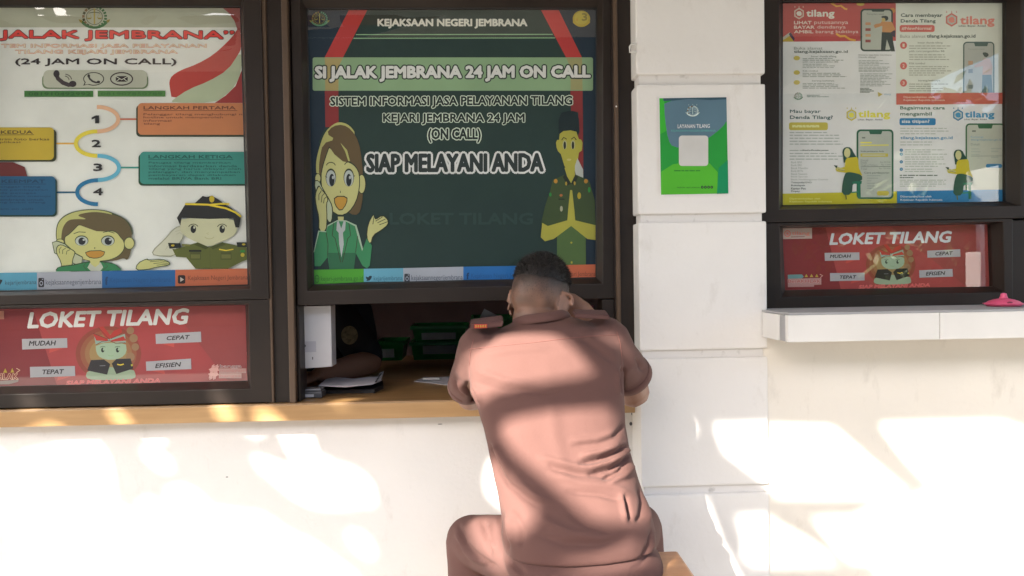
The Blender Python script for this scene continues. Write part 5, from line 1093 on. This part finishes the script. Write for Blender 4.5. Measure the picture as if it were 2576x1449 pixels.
bm = bmesh.new(); c = q1(2020, 400, 1.12); box(bm, c.x-0.06, c.x+0.06, c.y, c.y+0.004, c.z-0.08, c.z+0.05); bmesh.ops.transform(bm, matrix=Matrix.Translation(c) @ Matrix.Rotation(0.5, 4, 'Y') @ Matrix.Translation(-c), verts=bm.verts); tag(obj('paper_sheet', bm, M['paper']), 'pale paper standing up in the green basket by the ear', 'paper')
p0, p1 = m(712, 286, 0.55), m(752, 330, 0.55)
pb = thing('pink_cup', 'pink plastic cup behind the window beside the cheek of the man', 'cup', ((p0.x+p1.x)/2, 0.6, p1.z-0.05))
bm = bmesh.new(); w = (p1.x-p0.x)/2; lathe(bm, [(w*0.72, 0), (w, p0.z-p1.z+0.05), (w*1.12, p0.z-p1.z+0.052), (w*1.12, p0.z-p1.z+0.062), (w*0.95, p0.z-p1.z+0.06), (w*0.68, 0.004)], ((p0.x+p1.x)/2, 0.6, p1.z-0.05)); obj('cup', bm, M['magenta'], pb, True)
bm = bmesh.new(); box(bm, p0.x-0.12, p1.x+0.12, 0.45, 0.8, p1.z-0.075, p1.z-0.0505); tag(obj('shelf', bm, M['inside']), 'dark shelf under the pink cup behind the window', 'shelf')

# officer behind the counter, head hidden by the poster above
of = thing('person', 'man in black uniform behind the counter, his forearm resting by the papers', 'person', (q1(560, 700, 0.62).x, 0.85, 0.0))
ox = q1(470, 600, 0.75).x
sh, el, wr = q1(600, 330, 0.66), q1(880, 760, 0.50), q1(400, 905, 0.22)
wr.z = max(wr.z, CZ+0.05)
bm = bmesh.new()
def trunk(bm, grow):
    rows = []
    for z, w, dd, yc in ((0.50, 0.17, 0.12, 0.95), (0.75, 0.165, 0.12, 0.92), (1.0, 0.18, 0.125, 0.86), (1.2, 0.20, 0.12, 0.80), (1.32, 0.185, 0.10, 0.77), (1.38, 0.12, 0.075, 0.76), (1.42, 0.06, 0.055, 0.76)):
        rows.append([bm.verts.new((ox+(w+grow)*math.cos(k*2*math.pi/28), yc+(dd+grow)*math.sin(k*2*math.pi/28), z)) for k in range(28)])
    skin_rings(bm, rows)
trunk(bm, -0.01)
hd = Vector((ox, 0.70, 1.60)); tube(bm, [(ox, 0.76, 1.38), (ox, 0.73, 1.5)], [0.055, 0.052], 16); ellipsoid(bm, hd+Vector((0, 0, 0.02)), (0.076, 0.095, 0.105)); ellipsoid(bm, hd+Vector((0, -0.03, -0.06)), (0.056, 0.06, 0.05)); ellipsoid(bm, hd+Vector((0, -0.10, -0.01)), (0.013, 0.018, 0.02)); ellipsoid(bm, hd+Vector((-.078, .01, 0)), (.008, .02, .03)); ellipsoid(bm, hd+Vector((.078, .01, 0)), (.008, .02, .03))
tube(bm, [sh, sh.lerp(el, 0.5), el], [0.052, 0.048, 0.042], 16); tube(bm, [el, el.lerp(wr, 0.35), wr], [0.046, 0.046, 0.028], 16); hand(bm, wr, Vector((-0.75, -0.65, -0.22)), -1, 0.9)
sh2 = Vector((ox-0.19, 0.76, 1.32)); el2 = Vector((ox-0.27, 0.6, 1.12)); wr2 = Vector((ox-0.16, 0.42, CZ+0.06)); tube(bm, [sh2, sh2.lerp(el2, .5), el2], [0.052, 0.047, 0.042], 16); tube(bm, [el2, el2.lerp(wr2, .4), wr2], [0.044, 0.042, 0.027], 16); hand(bm, wr2, Vector((0.6, -0.7, -0.15)), 1, 0.8)
bm = fused(bm, 0.007, 4); obj('body', bm, M['skin2'], of, True)
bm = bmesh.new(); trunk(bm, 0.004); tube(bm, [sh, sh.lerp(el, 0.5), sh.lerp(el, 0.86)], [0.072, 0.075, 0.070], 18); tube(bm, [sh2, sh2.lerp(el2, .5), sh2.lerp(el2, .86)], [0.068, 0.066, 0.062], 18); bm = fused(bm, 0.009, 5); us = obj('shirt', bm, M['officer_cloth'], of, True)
bm = bmesh.new(); ellipsoid(bm, hd+Vector((0, 0.012, 0.04)), (0.081, 0.094, 0.095)); obj('hair', bm, M['hair'], of, True)
BO = world_bvh(us); pts = []
for k in range(20):
    t = 2*math.pi*k/20; vx, vy = 695.5+(690+78*math.cos(t))*0.2667, 708.4+(505+88*math.sin(t))*0.2667; h = BO.ray_cast(CAM, ray(vx, vy))
    if h[0] is not None: pts.append(h[0]+Vector((0, -0.004, 0)))
if len(pts) > 6:
    bm = bmesh.new(); skin_rings(bm, [[bm.verts.new(p) for p in pts], [bm.verts.new(p+Vector((0, 0.003, 0))) for p in pts]]); bmesh.ops.recalc_face_normals(bm, faces=bm.faces); obj('arm_patch', bm, M['patch'], us)

# pink dish lid on the marble ledge
def c5(cx, cy_, Y): return P(1867.6+cx*0.275, 528.1+cy_*0.275, Y)
ly = RY-0.14; c0 = c5(2390, 882, ly); rw_ = (c5(2550, 860, ly)-c5(2228, 860, ly)).length/2; zl = zt+0.0065
lid = thing('dish_cover', 'pink plastic dish cover with a knob on the marble ledge', 'dish cover', (c0.x, ly, zl))
bm = bmesh.new(); lathe(bm, [(rw_*0.80, 0.0005), (rw_*0.84, 0.003), (rw_*0.99, 0.007), (rw_, 0.009), (rw_*0.84, 0.0105), (rw_*0.74, 0.0155), (rw_*0.5, 0.0205), (rw_*0.24, 0.0235), (0.004, 0.024)], (c0.x, ly, zl)); obj('dish', bm, M['pink'], lid, True)
bm = bmesh.new(); lathe(bm, [(rw_*0.23, 0.0235), (rw_*0.19, 0.027), (rw_*0.155, 0.034), (rw_*0.14, 0.038), (rw_*0.05, 0.040)], (c0.x, ly, zl)); obj('knob', bm, M['pink'], lid, True)
bm = bmesh.new(); p = c5(2455, 858, ly-rw_*0.80); ellipsoid(bm, (p.x, p.y+0.004, zl+0.011), (0.009, 0.006, 0.005)); obj('notch', bm, mat('dark_pink_plastic', (0.22, 0.02, 0.06), 0.5), lid, True)
# little fittings
hk = bpy.data.curves.new('clip', 'CURVE'); bm = bmesh.new(); p = P(1590, 121, PY-0.004); tube(bm, [p+Vector((0.012, 0, 0.012)), p+Vector((-0.002, 0, 0.012)), p+Vector((-0.007, 0, 0.004)), p+Vector((-0.007, 0, -0.012)), p+Vector((0.012, 0, -0.012))], [0.0028]*5, 8)
tag(obj('clip', bm, M['white_plastic'], None, True), 'small white plastic clip at the upper left edge of the pillar', 'clip')
bm = bmesh.new(); p = P(1548.5, 270, -0.052); ellipsoid(bm, (p.x, -0.0645, p.z), (0.0028, 0.0015, 0.0028)); tag(obj('screw', bm, M['white_plastic'], None, True), 'tiny pale screw head on the dark post left of the pillar', 'screw')
bpy.data.curves.remove(hk)
# ------------------------------------------------------------------ unseen sheet added overhead, its holes shaped to cast the sun patches
MASKZ = 3.25
def up(p): return p + SUN*((MASKZ-p.z)/SUN.z)
def wl(cx, cy_): return P(cx/2, 1004.6+cy_*0.5, WY)                       # left wall
def wr_(cx, cy_): return P(1545.6+cx*0.46667, 772.8+cy_*0.46667, RWY if cx > 840 else PY)
MAN = []
for o in man.children_recursive:
    if o.type == 'MESH' and o.name.split('.')[0] in ('shirt', 'trousers', 'body'): MAN.append(world_bvh(o))
def mm(cx, cy_):
    vx, vy = 1062.6+cx*0.57784, 611.8+cy_*0.57784; best = None
    for b in MAN:
        h = b.ray_cast(CAM, ray(vx, vy))
        if h[0] is not None and (best is None or h[3] < best[1]): best = (h[0], h[3])
    return best[0] if best else m(cx, cy_, -0.55)
def bez(pts): return pts
LIT = [
 (wl, [(130, 275), (260, 262), (370, 205), (440, 190), (510, 240), (540, 310), (550, 420), (570, 540), (640, 560), (695, 612), (715, 540), (760, 500), (830, 555), (858, 560), (850, 480), (910, 440), (1000, 480), (1060, 560), (1150, 570), (1250, 590), (1310, 580), (1400, 640), (1460, 690), (1560, 720), (1700, 830), (1800, 900), (2000, 1250), (260, 1250), (190, 889), (150, 780), (60, 670), (0, 600), (-160, 560), (-160, 180), (0, 270), (50, 310), (100, 385), (150, 398), (110, 330)]),
 (wl, [(690, 125), (740, 120), (790, 160), (822, 205), (790, 217), (740, 190), (700, 155)]),
 (wl, [(720, 265), (770, 245), (830, 290), (862, 332), (820, 352), (758, 320)]),
 (wl, [(1190, 108), (1310, 104), (1316, 160), (1270, 182), (1220, 150)]),
 (wl, [(1410, 125), (1470, 115), (1540, 165), (1572, 210), (1582, 290), (1640, 300), (1690, 340), (1760, 345), (1840, 400), (1872, 450), (1868, 527), (1790, 517), (1680, 537), (1560, 527), (1470, 480), (1390, 410), (1310, 350), (1280, 300), (1330, 300), (1420, 340), (1502, 362), (1488, 300), (1438, 220), (1418, 170)]),
 (wl, [(1770, 92), (1872, 92), (1850, 106), (1800, 106)]),
 (wl, [(1758, 690), (1800, 672), (1850, 708), (1868, 770), (1840, 785), (1790, 745)]),
 (wl, [(2452, 440), (2475, 300), (2600, 300), (2600, 560), (2500, 525), (2466, 485)]),
 (wl, [(215, 42), (330, 40), (345, 100), (235, 104)]), (wl, [(1160, 20), (1240, 18), (1262, 84), (1180, 88)]), (wl, [(1710, 5), (1830, 2), (1842, 66), (1740, 70)]),
 (wr_, [(555, 645), (842, 648), (1180, 655), (1300, 760), (1450, 890), (1590, 1012), (860, 1012), (838, 958), (710, 860), (600, 780)]),
 (wr_, [(1440, 642), (1780, 632), (2100, 626), (2300, 700), (2700, 640), (2700, 1800), (1900, 1800), (1350, 1449), (1210, 1300), (1085, 1150), (1310, 1146), (1440, 1070), (1610, 1045), (1735, 985), (1560, 800)]),
 (wr_, [(680, 1142), (842, 1142), (884, 1180), (1000, 1240), (1160, 1350), (1300, 1449), (1500, 1800), (900, 1800), (780, 1449), (720, 1280)]),
 (mm, [(150, 560), (190, 500), (215, 470), (300, 432), (350, 398), (400, 393), (480, 391), (580, 396), (640, 440), (700, 500), (750, 558), (700, 582), (600, 595), (480, 610), (380, 630), (300, 662), (250, 705), (215, 700), (195, 660), (165, 610)]),
 (mm, [(335, 815), (345, 790), (400, 760), (500, 740), (640, 725), (760, 720), (868, 735), (876, 800), (890, 870), (898, 930), (925, 1000), (955, 1100), (975, 1150), (980, 1200), (950, 1228), (880, 1216), (780, 1214), (700, 1180), (620, 1100), (540, 1030), (450, 960), (380, 890)]),
 (mm, [(300, 920), (340, 970), (400, 1050), (475, 1120), (500, 1180), (480, 1230), (420, 1272), (365, 1280), (345, 1180), (325, 1080)]),
 (mm, [(200, 1215), (260, 1185), (335, 1172), (345, 1280), (400, 1400), (340, 1440), (300, 1400), (240, 1340), (205, 1260)]),
 (mm, [(560, 1425), (640, 1400), (820, 1370), (960, 1300), (985, 1290), (990, 1350), (960, 1400), (800, 1430)]),
 (mm, [(770, 400), (840, 402), (900, 450), (930, 505), (895, 500), (850, 450), (800, 425)]),
]
cu = bpy.data.curves.new('sun_mask', 'CURVE'); cu.dimensions = '2D'; cu.fill_mode = 'BOTH'; cu.extrude = 0.0012
def spline(pts):
    s = cu.splines.new('POLY'); s.points.add(len(pts)-1); s.use_cyclic_u = True
    for q, p in zip(s.points, pts): q.co = (p.x, p.y, 0, 1)
def soften(pts, it=1):
    for _ in range(it):
        q = []
        for a, b in zip(pts, pts[1:]+pts[:1]): q += [a.lerp(b, 0.25), a.lerp(b, 0.75)]
        pts = q
    return pts
# outer outline; its right edge is cut where the right-hand pane mirrors open sky
def mirror_hit(vx, vy):
    w = P(vx, vy, GY); d = ray(vx, vy); d = Vector((d.x, -d.y, d.z)); return w + d*((MASKZ-w.z)/d.z)
e1, e2 = mirror_hit(2342, 206), mirror_hit(2524, 128)
ed = (e2-e1)
far = e1-ed*((e1.y+6.5)/ed.y) if abs(ed.y) > 1e-3 else e1
fy = up(Vector((0, 0, 0.44))).y
spline([Vector((-4.6, -0.03, 0)), Vector((-4.6, fy, 0)), Vector((-3.1, fy, 0)), Vector((-3.0, -4.25, 0)), Vector((-1.5, -4.25, 0)), Vector((-1.4, fy, 0)), Vector((3.0, fy, 0)), Vector((3.02, -5.2, 0)), Vector((e1.x, -5.2, 0)), e1, e2, Vector((max(e2.x, 2.6)+0.6, -0.03, 0))])
for f, pts in LIT:
    q = [up(f(*p)) for p in pts]
    if f is not wr_: q = soften(q)
    q = [Vector((v.x, max(v.y, -4.24 if f is mm else fy+0.004), 0)) for v in q]
    spline(q)
co = bpy.data.objects.new('sun_mask', cu); COL.objects.link(co)
dg = bpy.context.evaluated_depsgraph_get(); dg.update()
me = bpy.data.meshes.new_from_object(co.evaluated_get(dg)); bpy.data.objects.remove(co)
me.materials.clear(); me.materials.append(M['sun_mask'])
for v in me.vertices: v.co.z += MASKZ
mask_obj = bpy.data.objects.new('sun_mask', me); COL.objects.link(mask_obj); tag(mask_obj, 'unseen sheet added overhead, holes cut to shape the sun patches', None, kind='structure')
# ------------------------------------------------------------------ across the forecourt (mirrored in the panes)
def mirror_at(vx, vy, Yd):
    w = P(vx, vy, GY); d = ray(vx, vy); t = Yd/d.y; return Vector((w.x+d.x*t, -Yd, w.z+d.z*t))
X0 = mirror_at(2342, 200, 20.0).x
hs = thing('long_building', 'long grey building across the forecourt', 'building', ((X0-30)/2, -20.0, 0))
bm = bmesh.new(); box(bm, -34, X0, -26, -20.0, 0.004, 8.9); obj('wall', bm, mat('grey_render', (0.10, 0.11, 0.10), 0.8), hs)
bm = bmesh.new(); box(bm, -34.3, X0+0.02, -26.3, -19.98, 8.902, 9.2); obj('roof', bm, M['roof'], hs)
a = mirror_at(2466, 640, 5.3).x
bm = bmesh.new(); box(bm, a, a+0.14, -5.55, -5.3, 0.004, mirror_at(2448, 634, 5.4).z, 0.01); tag(obj('column', bm, M['house']), 'square white column at the edge of the forecourt', 'column')
sb = thing('mirror_panel', 'white panel on posts, added for a bright reflection in the panes', 'mirror_panel', (mirror_at(2530, 450, 8.0).x, -8.3, 0))  # added white panel, placed to mirror as a bright patch in the right pane
xs_ = mirror_at(2528, 450, 8.0).x; bm = bmesh.new(); box(bm, xs_, xs_+0.25, -8.85, -8.0, mirror_at(2500, 505, 8.0).z, mirror_at(2500, 412, 8.0).z, 0.01); obj('panel', bm, M['house'], sb)
for y in (-8.7, -8.15):
    bm = bmesh.new(); box(bm, xs_+0.08, xs_+0.17, y-0.05, y+0.05, 0.004, mirror_at(2500, 505, 8.0).z-0.002); obj('leg', bm, M['house'], sb)
def tree(x, y, h, r, label, n=2600):
    t = thing('tree', label, 'tree', (x, y, 0), 'trees across the forecourt')
    bm = bmesh.new(); tube(bm, [(x, y, 0.01), (x+0.1, y, h*0.3), (x, y+0.1, h*0.6)], [0.16, 0.12, 0.05], 12); rr = random.Random(int(x*10))
    for k in range(5): a = k*1.3; tube(bm, [(x, y, h*(0.25+0.05*k)), (x+math.cos(a)*r*0.6, y+math.sin(a)*r*0.6, h*(0.5+0.05*k))], [0.05, 0.02], 8)
    obj('trunk', bm, M['bark'], t, True)
    bm = bmesh.new(); cl = [(rr.gauss(0, 0.5)*r, rr.gauss(0, 0.5)*r, h*0.62+rr.gauss(0, 0.16)*h) for _ in range(26)]
    for q in range(n):
        c = cl[rr.randrange(26)]; p = Vector((x+c[0]+rr.gauss(0, 0.3)*r*0.7, y+c[1]+rr.gauss(0, 0.3)*r*0.7, c[2]+rr.gauss(0, 0.3)*r*0.6)); s = 0.13+rr.random()*0.14
        a = Vector((rr.uniform(-1, 1), rr.uniform(-1, 1), rr.uniform(-1, 1))).normalized(); b = a.orthogonal().normalized()
        bm.faces.new([bm.verts.new(w) for w in (p-a*s, p+b*s*0.4, p+a*s, p-b*s*0.4)])
    obj('crown', bm, M['leaf'], t)
tree(12.6, -16.5, 6.0, 2.6, 'leafy tree just right of the long grey building', 5200); tree(17.5, -18, 6.2, 2.8, 'broad leafy tree farther right across the forecourt', 4200)
tree(8.0, -9.9, 3.0, 1.1, 'low bushy tree in front of the long grey building', 4600)
